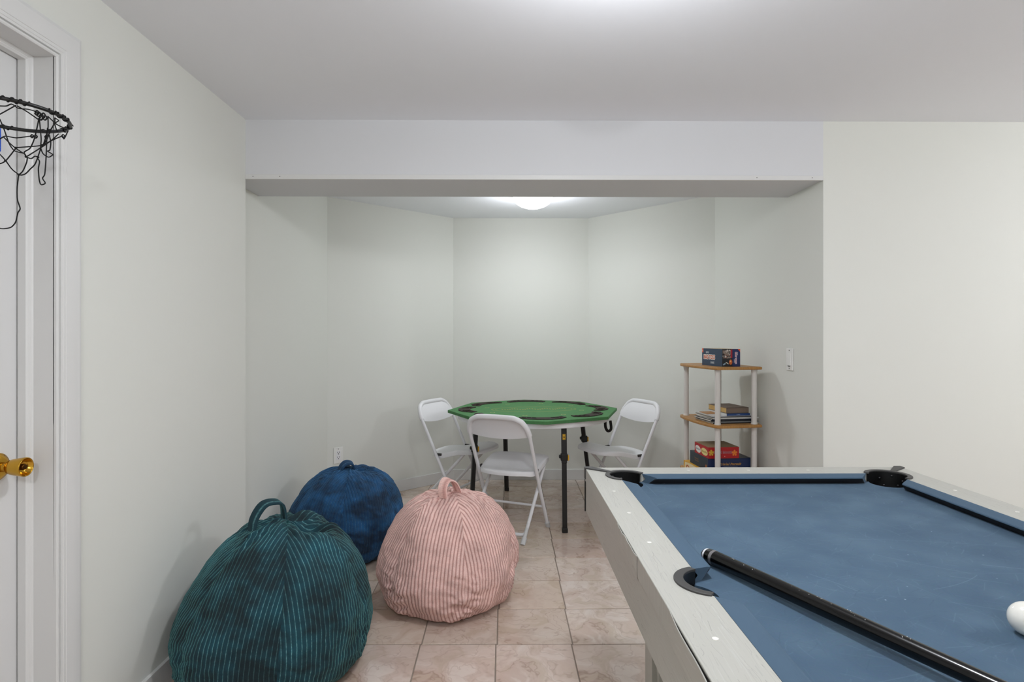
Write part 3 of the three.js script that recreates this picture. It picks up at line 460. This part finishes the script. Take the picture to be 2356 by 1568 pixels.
// ---------------------------------------------------------------- bean bags in corduroy
function corduroy(rib, groove, line, key, lines) {  // groove shading and pale velvet sheen lines are put into the colour map
  const n = 512, ribs = 8;
  const shape = (u, v) => { const w = 0.02 * pn.noise(u * 20, v * 30, key), x = (((u * ribs + w) % 1) + 1) % 1; return Math.pow(Math.abs(Math.sin(Math.PI * x)), 0.75); };
  const map = dataTex(n, (u, v) => { const s = shape(u, v), f = pn.noise(u * 60, v * 180, key + 3) * 0.5 + pn.noise(u * 200, v * 300, key) * 0.5; let c = mix3(groove, rib, smooth(0.25, 0.95, s)); c = mix3(c, line, smooth(0.5, 0.2, s) * lines * (0.75 + 0.5 * pn.noise(u * 8, v * 20, key + 9))); const k = 1 + 0.28 * f; return [Math.max(0, Math.min(255, c[0] * k)), Math.max(0, Math.min(255, c[1] * k)), Math.max(0, Math.min(255, c[2] * k))]; }, true);
  const bump = dataTex(n, (u, v) => { const s = shape(u, v), f = pn.noise(u * 90, v * 260, key + 5); const k = 255 * Math.max(0, Math.min(1, s * 0.82 + 0.12 * f + 0.06)); return [k, k, k]; }, false);
  return { map, bump };
}
function beanBag(o) {
  const t = thing('bean_bag', o.label, 'bean bag', o.x, 0, o.d, o.turn);
  const tex = corduroy(o.rib, o.groove, o.line, o.key, o.lines), RW = o.ribWidth || 0.0155;
  const fabric = phys(0xffffff, 0.85, { map: tex.map, bumpMap: tex.bump, bumpScale: o.bump || 0.0035, vertexColors: true, sheen: o.sheen, sheenColor: new THREE.Color(o.sheenColor), sheenRoughness: 0.45 });
  const curve = new THREE.SplineCurve(o.profile.map((p) => new THREE.Vector2(p[0], p[1])));
  const NV = 150, NU = 44, N = 6, H = Math.max(...o.profile.map((p) => p[1])), prof = curve.getSpacedPoints(NV), len = curve.getLength();
  const pts = (ph, r, y, tt, sN) => {
    const seam = Math.pow(Math.abs(sN), 4) * Math.sin(Math.PI * Math.min(1, tt * 1.05)) * 0.035;
    let rad = r * (1 - seam);
    const cx = Math.cos(ph) * 2.2, cz = Math.sin(ph) * 2.2;
    const big = fbm(cx * 0.9 + o.key, y * 5, cz * 0.9, 3), mid = fbm(cx * 1.6, y * 15 + o.key, cz * 1.6, 3);
    const fold = 1 - Math.abs(fbm(cx * 1.3 + 3, y * 21 + 0.9 * Math.sin(ph * 3), cz * 1.3 + o.key, 3)) * 3.2;
    const body = smooth(0.02, 0.16, tt) * smooth(1.0, 0.9, tt);
    const lowSide = smooth(0.62, 0.3, tt) * smooth(0.08, 0.2, tt), near = smooth(0.72, 0.92, tt);
    rad += body * (0.03 * big + o.wrinkle * (0.006 + 0.012 * lowSide + 0.014 * near) * mid + o.wrinkle * (0.003 + 0.014 * lowSide * smooth(0.3, 0.9, Math.abs(sN)) + 0.012 * near) * Math.max(0, fold));
    let x = Math.cos(ph) * rad * (o.sx || 1), z = Math.sin(ph) * rad * (o.sz || 1), yy = y + 0.02 * near * mid;
    for (const q of o.dents || []) { const dd = (x - q[0]) ** 2 + (z - q[1]) ** 2; yy -= q[3] * Math.exp(-dd / (2 * q[2] ** 2)) * smooth(0.6, 0.85, tt); }
    const l = Math.pow(Math.max(0, yy) / H, 1.6); x += o.lean[0] * l; z += o.lean[1] * l;
    return [x, Math.max(0.002, yy), z];
  };
  for (let k = 0; k < N; k++) {
    const g = grid(NU, NV, (u, v, i, j) => { const p = prof[j], sN = u * 2 - 1; return pts((k + u) * TAU / N + o.phase, p.x, p.y, v, sN); }, (u, v) => { const p = prof[Math.round(v * NV)]; return [((u * 2 - 1) * p.x * Math.PI / N) / (RW * 8) + 0.5, v * len / (RW * 8)]; });
    // brushed nap: patches where the pile lies the other way
    const q = g.attributes.position, col = [];
    for (let i = 0; i < q.count; i++) { const n = fbm(q.getX(i) * 7 + o.key, q.getY(i) * 10, q.getZ(i) * 7 + k * 3.1, 4), n2 = fbm(q.getX(i) * 26, q.getY(i) * 34, q.getZ(i) * 26 + k, 3); const m = Math.max(0.45, Math.min(2.4, 1 + o.nap * (n * 2.4 + n2 * 1.2))); col.push(m, m, m); }
    g.setAttribute('color', new THREE.Float32BufferAttribute(col, 3));
    g.index.array.reverse(); g.computeVertexNormals();
    part('fabric_panel', g, fabric, t);
  }
  const plain = phys(0xffffff, 0.85, { map: tex.map, bumpMap: tex.bump, bumpScale: 0.002, sheen: o.sheen, sheenColor: new THREE.Color(o.sheenColor), sheenRoughness: 0.45 });
  // carrying loop: a flat band of the same cloth
  const hc = path(o.handle.map((p) => new THREE.Vector3(...p))), hw = new THREE.Vector3(...o.handleAcross).normalize().multiplyScalar(o.handleWidth / 2), n = 40, hp = hc.getSpacedPoints(n);
  const ring = [[-1, 0], [-0.92, 1], [-0.5, 1.25], [0, 1.1], [0.5, 1.25], [0.92, 1], [1, 0], [0.92, -1], [0, -1], [-0.92, -1], [-1, 0]], hl = hc.getLength();
  const band = grid(ring.length - 1, n, (u, v, i, j) => { const tg = hc.getTangentAt(j / n), nn = new THREE.Vector3().crossVectors(tg, hw).normalize().multiplyScalar(0.0042), w = hw.clone().applyAxisAngle(tg, 0.25 * Math.sin(v * 3)); const p = hp[j].clone().addScaledVector(w, ring[i][0]).addScaledVector(nn, ring[i][1]); return p.toArray(); }, (u, v) => [u * 4 / 8, v * hl / (RW * 8)]);
  part('carry_loop', band, plain, t, 'loop handle of the same cloth');
  return t;
}
const pearProfile = (R, H) => [[0.001, 0.004], [R * 0.5, 0.004], [R * 0.76, 0.014], [R * 0.92, H * 0.11], [R * 0.99, H * 0.23], [R, H * 0.34], [R * 0.95, H * 0.5], [R * 0.84, H * 0.66], [R * 0.68, H * 0.8], [R * 0.47, H * 0.91], [R * 0.27, H * 0.975], [R * 0.12, H], [0.001, H * 0.985]];
const bagProfile = (R, H) => [[0.001, 0.004], [R * 0.5, 0.004], [R * 0.76, 0.014], [R * 0.91, H * 0.12], [R * 0.985, H * 0.26], [R, H * 0.38], [R * 0.965, H * 0.53], [R * 0.88, H * 0.68], [R * 0.74, H * 0.82], [R * 0.54, H * 0.925], [R * 0.3, H * 0.985], [R * 0.12, H], [0.001, H * 0.985]];
beanBag({ label: 'large dark teal green corduroy bean bag against the left wall', x: -0.862, d: 2.17, turn: 0, key: 1.3, phase: 0.14, profile: pearProfile(0.343, 0.555), wrinkle: 0.75, lean: [0.035, -0.04], rib: [9, 50, 60], groove: [10, 54, 64], line: [112, 152, 152], lines: 0.8, nap: 0.9, sheen: 1, sheenColor: 0x5fb0aa, bump: 0.0035, dents: [[0.085, -0.01, 0.04, 0.1], [-0.06, -0.03, 0.03, 0.03]], handle: [[-0.062, 0.515, 0.05], [-0.062, 0.565, 0.035], [-0.04, 0.61, 0.01], [-0.012, 0.617, -0.015], [0.012, 0.6, -0.04], [0.018, 0.53, -0.05]], handleAcross: [0.8, 0, 0.6], handleWidth: 0.042 });
beanBag({ label: 'dark blue corduroy bean bag in the alcove corner behind the green one', x: -0.915, d: 3.33, turn: 0, key: 5.1, phase: 0.36, profile: bagProfile(0.325, 0.478), lean: [0.02, -0.02], rib: [14, 62, 100], groove: [8, 44, 76], line: [84, 138, 174], wrinkle: 1.2, lines: 0.6, nap: 1.0, sheen: 1, sheenColor: 0x4f92c4, bump: 0.0035, dents: [[0.07, 0.0, 0.03, 0.03]], handle: [[-0.03, 0.465, 0.03], [-0.02, 0.495, 0.025], [0.0, 0.512, 0.0], [0.03, 0.502, -0.02], [0.035, 0.465, -0.03]], handleAcross: [0.5, 0, 0.8], handleWidth: 0.055 });
beanBag({ label: 'pale pink corduroy bean bag on the floor before the folding chair', x: -0.282, d: 2.75, turn: 0, key: 8.4, phase: 0.2, profile: bagProfile(0.322, 0.492), lean: [0.02, -0.03], rib: [243, 203, 194], groove: [210, 160, 151], wrinkle: 1.25, line: [238, 204, 194], lines: 0, nap: 0.16, sheen: 0.4, sheenColor: 0xf0d0c8, bump: 0.0045, handle: [[-0.01, 0.485, 0.055], [-0.015, 0.53, 0.05], [0.0, 0.562, 0.02], [0.03, 0.545, -0.01], [0.055, 0.48, -0.03]], handleAcross: [0.9, 0, 0.45], handleWidth: 0.045 });

// ---------------------------------------------------------------- toy basketball hoop on the door
{
  const hx = -1.127, hd = 1.327, hy = 1.738, hr = 0.1115;
  const t = thing('basketball_hoop', 'small black basketball hoop with a tangled black net on the door', 'basketball hoop', hx, hy, hd);
  part('rim', [new THREE.TorusGeometry(hr, 0.0042, 10, 72).rotateX(Math.PI / 2)], M.rimBlack, t, 'thin black metal rim');
  const face = XL - 0.104 + 0.0175 - hx;                       // the door's face, seen from the rim's centre
  part('backboard', [rb(0.006, 0.22, 0.3, 0.002, face + 0.012, 0.06, 0.012)], M.plate, t, 'white backboard');
  part('mounting_bar', [rb(0.012, 0.062, 0.336, 0.004, face + 0.019, -0.006, 0.012)], M.boardBlue, t, 'blue bar of the backboard');
  part('bracket', [rod(new THREE.Vector3(face + 0.02, 0, -0.03), new THREE.Vector3(-hr + 0.01, 0, -0.03), 0.004), rod(new THREE.Vector3(face + 0.02, 0, 0.03), new THREE.Vector3(-hr + 0.01, 0, 0.03), 0.004)], M.rimBlack, t);
  // net: cords wound round the rim and knotted below it; each point is [x, y] as seen from the room's middle with its own depth
  const at = (x, y, d) => { const q = (x / 4.753 - 1178) / 1340, c = Math.cos(0.009), s = Math.sin(0.009), dc = d / (c - q * s); return new THREE.Vector3(q * dc * c + dc * s - hx, 1.24 - (y / 4.753 + 210 - 770) / 1340 * dc - hy, -(d - hd)); };
  const cords = [], cord = (pts, d0, d1, r = 0.0013) => { const p = pts.map(([x, y], i) => at(x, y, lerp(d0, d1, i / (pts.length - 1)))); cords.push(new THREE.TubeGeometry(path(p, false, 0.4), Math.max(14, pts.length * 9), r, 6)); };
  const R = (deg, k = 1, y = 0) => new THREE.Vector3(hr * k * Math.cos(deg * Math.PI / 180), y, -hr * k * Math.sin(deg * Math.PI / 180));
  for (const w of [-168, -140, -118, -96, -82, -70, -58, -50, -43, -36, -8, 3, 14, 44, 62, 90, 130, 165]) { const c = R(w), tg = R(w + 90, 1).normalize(), out = R(w, 1).normalize(), loop = []; for (let i = 0; i < 11; i++) { const a = i / 10 * TAU * 1.4; loop.push(c.clone().addScaledVector(out, 0.0052 * Math.cos(a)).add(new THREE.Vector3(0, 0.0052 * Math.sin(a), 0)).addScaledVector(tg, 0.0022 * (i - 5))); } cords.push(new THREE.TubeGeometry(path(loop), 40, 0.0012, 6)); }
  // bunched tangle under the near rim
  for (const [x, y] of [[420, 250], [445, 290], [470, 262], [490, 290], [400, 235]]) cord([[x - 22, y - 8], [x + 6, y - 24], [x + 24, y], [x + 4, y + 24], [x - 18, y + 8], [x + 2, y - 6]], 1.29, 1.3, 0.0015);
  for (const [x, y] of [[390, 495], [505, 500], [690, 490], [720, 405], [350, 490]]) cord([[x - 18, y], [x, y - 18], [x + 18, y], [x, y + 18], [x - 14, y + 4]], 1.4, 1.4);
  cord([[170, 155], [90, 200], [0, 250], [-60, 285]], 1.25, 1.3); cord([[190, 160], [300, 225], [415, 305]], 1.255, 1.3); cord([[0, 160], [70, 160], [130, 140], [200, 185], [300, 195], [380, 215]], 1.235, 1.28);
  cord([[425, 300], [400, 420], [375, 520], [330, 620], [265, 665], [285, 715]], 1.3, 1.33); cord([[430, 300], [440, 400], [450, 520], [445, 590], [440, 640], [415, 715]], 1.3, 1.34);
  cord([[525, 270], [525, 400], [500, 500], [470, 590], [445, 600]], 1.31, 1.345); cord([[530, 280], [620, 360], [700, 400], [745, 415]], 1.315, 1.4); cord([[600, 290], [595, 350], [550, 430], [515, 520], [470, 590]], 1.33, 1.345); cord([[600, 290], [640, 320], [600, 355], [625, 440]], 1.33, 1.42);
  cord([[745, 430], [700, 520], [680, 490], [560, 540], [470, 585], [380, 600], [175, 615]], 1.4, 1.35); cord([[640, 465], [570, 530], [440, 620], [305, 705], [285, 715]], 1.42, 1.33);
  cord([[-40, 260], [0, 310], [50, 430], [100, 570], [160, 650], [265, 680], [290, 715], [340, 735], [380, 710], [415, 715]], 1.28, 1.335); cord([[-40, 540], [0, 520], [60, 490], [180, 508], [340, 490], [400, 500]], 1.35, 1.4); cord([[40, 500], [110, 570], [170, 620], [245, 670]], 1.36, 1.34);
  cord([[175, 620], [120, 690], [60, 760], [0, 790], [-60, 780]], 1.345, 1.33); cord([[-60, 640], [0, 690], [60, 755], [130, 850], [205, 910]], 1.34, 1.33); cord([[300, 720], [290, 780], [250, 870], [210, 910]], 1.33, 1.33); cord([[415, 720], [380, 800], [330, 850], [280, 900], [235, 915], [205, 910]], 1.335, 1.33);
  // loose ends
  cord([[205, 910], [188, 1050], [190, 1180], [220, 1280], [195, 1330], [170, 1430], [120, 1485], [50, 1500], [0, 1497], [-80, 1470]], 1.33, 1.33);
  cord([[415, 735], [432, 770], [420, 850], [430, 970], [450, 1020], [495, 1003], [465, 950], [490, 900], [505, 700], [510, 560], [520, 400]], 1.335, 1.33); cord([[540, 480], [555, 560], [545, 640], [520, 655], [575, 690], [530, 720], [470, 680], [445, 620]], 1.4, 1.345);
  for (const [x, y, d] of [[285, 715, 1.33], [415, 718, 1.335], [205, 910, 1.33], [60, 758, 1.335], [172, 618, 1.345], [465, 588, 1.345], [430, 305, 1.3]]) { const k = at(x, y, d); cords.push(new THREE.SphereGeometry(0.0027, 8, 6).translate(k.x, k.y, k.z)); }
  part('net', cords, M.cordBlack, t, 'tangled black cord net with a loose end hanging down');
}

// ---------------------------------------------------------------- corner shelf and the games on it
const SH = { x: 1.275, d: 3.494, turn: 8 * Math.PI / 180 };
const SHY = [0.1, 0.393, 0.717, 1.044];
{
  const woodTex = canvasTex(512, 512, (c, w, h) => { c.fillStyle = '#b08045'; c.fillRect(0, 0, w, h); for (let i = 0; i < 700; i++) { const y = rnd() * h, x = rnd() * w, l = rr(60, 400); c.strokeStyle = rnd() < 0.5 ? `rgba(132,88,42,${rr(0.1, 0.35)})` : `rgba(205,160,100,${rr(0.08, 0.28)})`; c.lineWidth = rr(0.6, 3); c.beginPath(); c.moveTo(x, y); c.bezierCurveTo(x + l * 0.3, y + rr(-4, 4), x + l * 0.6, y + rr(-5, 5), x + l, y + rr(-3, 3)); c.stroke(); } }, true, [2.5, 2.5]);
  const wood = phys(0xffffff, 0.45, { map: woodTex });
  const t = thing('corner_shelf', 'open shelf of light wood boards on white round posts by the right wall', 'shelf', SH.x, 0, SH.d, SH.turn);
  const hx = 0.146, hd = 0.24;
  // outline of a board: bowed on the left long side, small rounded corners
  const o = [];
  for (let i = 0; i <= 14; i++) { const v = -1 + 2 * i / 14; o.push([-hx - 0.022 * (1 - v * v) + 0.012 * Math.pow(Math.abs(v), 14), v * (hd - 0.0)]); }
  o.push([-hx + 0.05, hd + 0.008], [0, hd + 0.01], [hx - 0.03, hd], [hx, hd - 0.03], [hx, -hd + 0.03], [hx - 0.012, -hd], [0, -hd - 0.004], [-hx + 0.04, -hd - 0.006]);
  const outline = o.reverse();
  for (const y of SHY) { const g = slab(outline, y, y + 0.0155, 0.004); const u = g.attributes.uv; for (let i = 0; i < u.count; i++) u.setXY(i, u.getY(i), u.getX(i)); part('shelf_board', [g], wood, t, 'light wood board with a bowed edge'); }
  for (const [x, d] of [[-0.112, -0.2], [0.11, -0.2], [-0.112, 0.2], [0.108, 0.2]]) for (let i = 0; i < SHY.length; i++) {
    const y0 = i ? SHY[i - 1] + 0.0155 : 0.0, y1 = SHY[i];
    part('post', [cyl(0.0155, 0.0155, y1 - y0, x, (y0 + y1) / 2, -d, 28), cyl(0.0185, 0.0158, 0.02, x, y1 - 0.01, -d, 28), cyl(0.0158, 0.0185, 0.012, x, y0 + 0.006, -d, 28)], M.post, t, 'round white post');
  }
}
// place something on the shelf by local coordinates (lx across, ld deep)
function onShelf(name, label, category, lx, ld, y, turn, group) {
  const c = Math.cos(SH.turn), s = Math.sin(SH.turn), z = -ld;
  return thing(name, label, category, SH.x + lx * c + z * s, y, SH.d - (-lx * s + z * c), SH.turn + turn, group);
}
function printed(w, h, draw) { return phys(0xffffff, 0.4, { map: canvasTex(w, h, draw) }); }
function boxThing(t, w, h, l, mats) {                          // mats: [right, left, top, bottom, front (towards viewer), back]
  const g = new THREE.BoxGeometry(w, h, l).translate(0, h / 2, 0);
  const o = new THREE.Mesh(g, mats); o.name = 'carton'; t.add(o); return o;
}
{
  const navy = mat(0x2b3f58, 0.45), navy2 = mat(0x1b2450, 0.45), card = mat(0xb9a98c, 0.8);
  const outlined = (c, txt, x, y, size, fill, line, lw, font = 'sans-serif') => { c.font = `bold ${size}px ${font}`; c.textAlign = 'center'; c.textBaseline = 'middle'; c.lineJoin = 'round'; c.strokeStyle = line; c.lineWidth = lw; c.strokeText(txt, x, y); c.fillStyle = fill; c.fillText(txt, x, y); };
  const left = printed(640, 256, (c, w, h) => {
    c.fillStyle = '#2b4058'; c.fillRect(0, 0, w, h); c.fillStyle = '#e2562a'; c.fillRect(0, 0, 44, 62); c.fillStyle = '#f4d9c8'; c.font = 'bold 26px sans-serif'; c.fillText('6+', 8, 42);
    outlined(c, 'MINI', 175, 58, 40, '#d9dcdd', '#2b4058', 2); outlined(c, 'BAG TOSS', 235, 128, 78, '#d4551f', '#f6efe4', 22); outlined(c, 'BAG TOSS', 235, 128, 78, '#d4551f', '#6e2410', 3); outlined(c, 'GAME', 335, 208, 42, '#d9dcdd', '#2b4058', 2);
  });
  const right = printed(512, 400, (c, w, h) => {
    c.fillStyle = '#1b2a5e'; c.fillRect(0, 0, w, h); c.fillStyle = '#1c1d22'; c.fillRect(0, 0, 290, h);
    c.fillStyle = '#86786d'; c.fillRect(14, 30, 230, 180); for (let i = 0; i < 40; i++) { c.fillStyle = ['#3a3230', '#c8c0b8', '#7a4a3a', '#1d1d20', '#9a8f88'][i % 5]; c.beginPath(); c.ellipse(rr(20, 235), rr(35, 205), rr(6, 28), rr(6, 30), rr(0, 3), 0, TAU); c.fill(); }
    c.fillStyle = '#a3182c'; c.fillRect(240, 14, 46, 190); c.fillStyle = '#d2672a'; c.beginPath(); c.ellipse(240, 300, 46, 60, 0, 0, TAU); c.fill(); c.fillStyle = '#e8b27a'; c.beginPath(); c.arc(232, 280, 20, 0, TAU); c.fill();
    c.fillStyle = '#8fa6b8'; c.beginPath(); c.ellipse(60, 345, 45, 18, -0.4, 0, TAU); c.fill(); c.fillStyle = '#cfc8b8'; c.beginPath(); c.ellipse(140, 320, 50, 12, 0.5, 0, TAU); c.fill();
    c.fillStyle = '#e2562a'; c.beginPath(); c.moveTo(w - 70, 0); c.lineTo(w, 0); c.lineTo(w, 70); c.fill();
    c.save(); c.translate(390, 205); c.rotate(Math.PI / 2); outlined(c, 'MINI', -95, -45, 30, '#d9dcdd', '#1b2a5e', 2); outlined(c, 'BAG TOSS', 0, 0, 58, '#c22a2a', '#d8e2f0', 14); outlined(c, 'GAME', 70, 46, 30, '#d9dcdd', '#1b2a5e', 2); c.restore();
  });
  const t = onShelf('game_box', 'navy bag toss game box on the top board of the shelf', 'game box', -0.03, -0.08, SHY[3] + 0.0158, 0.08, 'game boxes on the shelf');
  boxThing(t, 0.115, 0.1, 0.21, [navy2, left, card, card, right, navy]);

  const redLeft = printed(512, 256, (c, w, h) => { c.fillStyle = '#b3161c'; c.fillRect(0, 0, w, h); c.fillStyle = '#e8e4dc'; c.beginPath(); c.ellipse(130, 140, 105, 78, 0.35, 0, TAU); c.fill(); outlined(c, 'Smart', 130, 135, 58, '#8b9298', '#4a5058', 3); c.fillStyle = '#e5d890'; c.beginPath(); c.ellipse(365, 140, 120, 82, 0.1, 0, TAU); c.fill(); outlined(c, 'Mouths', 365, 140, 54, '#9aa53a', '#c8562a', 3); });
  const redFront = printed(768, 256, (c, w, h) => {
    c.fillStyle = '#a81218'; c.fillRect(0, 0, w, h); outlined(c, 'Smart Mouths', 380, 118, 76, '#7c2430', '#c9a8b0', 5);
    const blob = (x, y, col) => { c.fillStyle = col; for (const [a, b] of [[0, -42], [44, -8], [28, 46], [-28, 46], [-44, -8]]) { c.beginPath(); c.arc(x + a, y + b, 24, 0, TAU); c.fill(); } c.beginPath(); c.arc(x, y, 32, 0, TAU); c.fill(); };
    blob(655, 130, '#dd7a26'); blob(70, 120, '#c9a534'); c.fillStyle = '#f2d8d0'; c.beginPath(); c.arc(410, 210, 8, 0, TAU); c.fill();
  });
  const redSide = mat(0xa81218, 0.4), tan = mat(0x8d7a5a, 0.6);
  const blueLeft = printed(512, 220, (c, w, h) => { c.fillStyle = '#26333c'; c.fillRect(0, 0, w, h); c.strokeStyle = '#4a5560'; c.lineWidth = 3; c.strokeRect(12, 12, w - 24, h - 24); outlined(c, 'Trivial', 190, 92, 34, '#a8692c', '#26333c', 1, 'serif'); outlined(c, 'Pursuit', 200, 128, 30, '#a8692c', '#26333c', 1, 'serif'); c.fillStyle = '#b56a34'; c.beginPath(); c.ellipse(465, 150, 22, 36, 0, 0, TAU); c.fill(); });
  const blueFront = printed(900, 256, (c, w, h) => { c.fillStyle = '#12264f'; c.fillRect(0, 0, w, h); c.fillStyle = '#0f2143'; c.fillRect(0, 0, w, 30); c.font = 'italic bold 62px serif'; c.textAlign = 'center'; c.fillStyle = '#c9932e'; c.fillText('Trivial Pursuit', 470, 140); c.fillStyle = '#7d8796'; c.fillRect(330, 165, 300, 5); c.fillRect(290, 205, 380, 6); c.fillRect(780, 200, 60, 6); });
  const blueSide = mat(0x12264f, 0.4), blueTop = mat(0x20242b, 0.45);
  const yelLeft = printed(512, 160, (c, w, h) => { c.fillStyle = '#e3a92e'; c.fillRect(0, 0, w, h); c.fillStyle = '#efdcae'; c.beginPath(); c.moveTo(30, 20); c.quadraticCurveTo(260, -20, 420, 60); c.lineTo(480, 160); c.lineTo(20, 160); c.fill(); outlined(c, 'Quelf!', 200, 95, 96, '#c2502a', '#e8862a', 4); c.fillStyle = '#6c2a1a'; c.beginPath(); c.arc(430, 120, 46, 0, TAU); c.fill(); });
  const yelFront = printed(900, 160, (c, w, h) => { c.fillStyle = '#d9d2c8'; c.fillRect(0, 0, w, h); c.fillStyle = '#dcae4a'; c.fillRect(0, 0, 190, h); c.fillStyle = '#3d2a1e'; c.fillRect(30, 40, 120, 22); c.fillStyle = '#a8a29a'; c.fillRect(330, 50, 140, 8); c.fillStyle = '#b01d3c'; c.fillRect(600, 10, 34, 80); c.font = 'bold 44px sans-serif'; c.fillText('14', 520, 80); c.fillStyle = '#4a2228'; c.beginPath(); c.arc(745, 95, 72, 0, TAU); c.fill(); });
  const yelSide = mat(0xe0a930, 0.45);
  const y2 = SHY[1] + 0.0158;
  boxThing(onShelf('game_box', 'yellow and white game box at the bottom of the stack, under the navy box', 'game box', -0.03, -0.012, y2, -0.04, 'game boxes on the shelf'), 0.255, 0.052, 0.32, [yelSide, yelLeft, yelSide, yelSide, yelFront, yelSide]);
  boxThing(onShelf('game_box', 'navy blue trivia game box in the middle of the stack', 'game box', -0.02, -0.046, y2 + 0.0525, -0.05, 'game boxes on the shelf'), 0.255, 0.074, 0.25, [blueSide, blueLeft, blueTop, blueTop, blueFront, blueSide]);
  boxThing(onShelf('game_box', 'small red game box on top of the stack', 'game box', -0.057, -0.08, y2 + 0.127, -0.05, 'game boxes on the shelf'), 0.182, 0.064, 0.19, [redSide, redLeft, tan, tan, redFront, redSide]);

  // magazines and books on the middle board
  let y = SHY[2] + 0.0158;
  const mags = [['black', 0x1c1e20, 0.0065, 0.02, 'black covered magazine at the bottom of the pile', 0.215, 0.27], ['grey', 0x7d8284, 0.005, 0.0, 'grey magazine second from the bottom of the pile', 0.22, 0.28], ['dark', 0x22262c, 0.008, 0.03, 'thick dark magazine third from the bottom of the pile', 0.205, 0.275], ['navy', 0x1a2338, 0.006, -0.02, 'navy magazine in the middle of the pile', 0.2, 0.27],
    ['white', 0xc9c9c6, 0.008, 0.04, 'thick white magazine above the navy one', 0.21, 0.28], ['slim', 0x4c4a4c, 0.004, -0.01, 'slim charcoal magazine between two white ones', 0.205, 0.27], ['bright', 0xd4d5d8, 0.006, 0.05, 'bright white magazine near the top of the pile', 0.2, 0.265]];
  for (const [, col, h, turn, label, l, w] of mags) {
    const t2 = onShelf('magazine', label, 'magazine', 0.012 + rr(-0.008, 0.008), -0.06 + rr(-0.005, 0.005), y, turn * 0.6, 'magazines piled on the middle board');
    part('pages', [bx(w - 0.003, h - 0.0016, l - 0.003, 0, h / 2, 0)], M.paper, t2); part('cover', [bx(w, 0.0007, l, 0, 0.00035, 0), bx(w, 0.0007, l, 0, h - 0.00035, 0), bx(w, h, 0.0012, 0, h / 2, l / 2)], mat(col, 0.35), t2);
    y += h + 0.0002;
  }
  const bk = onShelf('booklet', 'blue booklet with white lettering on top of the magazines', 'booklet', 0.028, -0.085, y, 0.03);
  part('cover', [bx(0.145, 0.012, 0.17, 0, 0.006, 0)], [mat(0x24467e, 0.4), mat(0xd9d9d6, 0.8), mat(0x24467e, 0.4), mat(0x24467e, 0.4), printed(512, 48, (c, w, h) => { c.fillStyle = '#23447c'; c.fillRect(0, 0, w, h); c.fillStyle = '#9fb4d4'; c.font = 'bold 26px sans-serif'; c.textAlign = 'center'; c.fillText('CLUBS', w / 2, 34); }), mat(0x24467e, 0.4)], bk);
  const ob = onShelf('magazine', 'orange edged magazine lying under the tan book', 'magazine', -0.05, -0.06, y, -0.05, 'magazines piled on the middle board');
  part('cover', [bx(0.12, 0.003, 0.1, -0.01, 0.0015, -0.02)], mat(0xb98a58, 0.5), ob);
  const tb = onShelf('book', 'thick tan hardback book on top of the pile', 'book', 0.025, -0.065, y + 0.0124, 0.04);
  part('pages', [bx(0.136, 0.026, 0.196, -0.001, 0.0165, 0)], mat(0xcdaa6c, 0.85), tb, 'yellowed page edges'); part('cover', [bx(0.14, 0.003, 0.2, 0, 0.0015, 0), bx(0.14, 0.003, 0.2, 0, 0.0315, 0), bx(0.14, 0.033, 0.003, 0, 0.0165, 0.0985)], mat(0x766659, 0.6), tb, 'brown cloth spine');
}

// ---------------------------------------------------------------- shadows on everything, then draw
scene.traverse((o) => { if (o.isMesh) { o.castShadow = true; o.receiveShadow = true; } });
renderer.render(scene, camera);
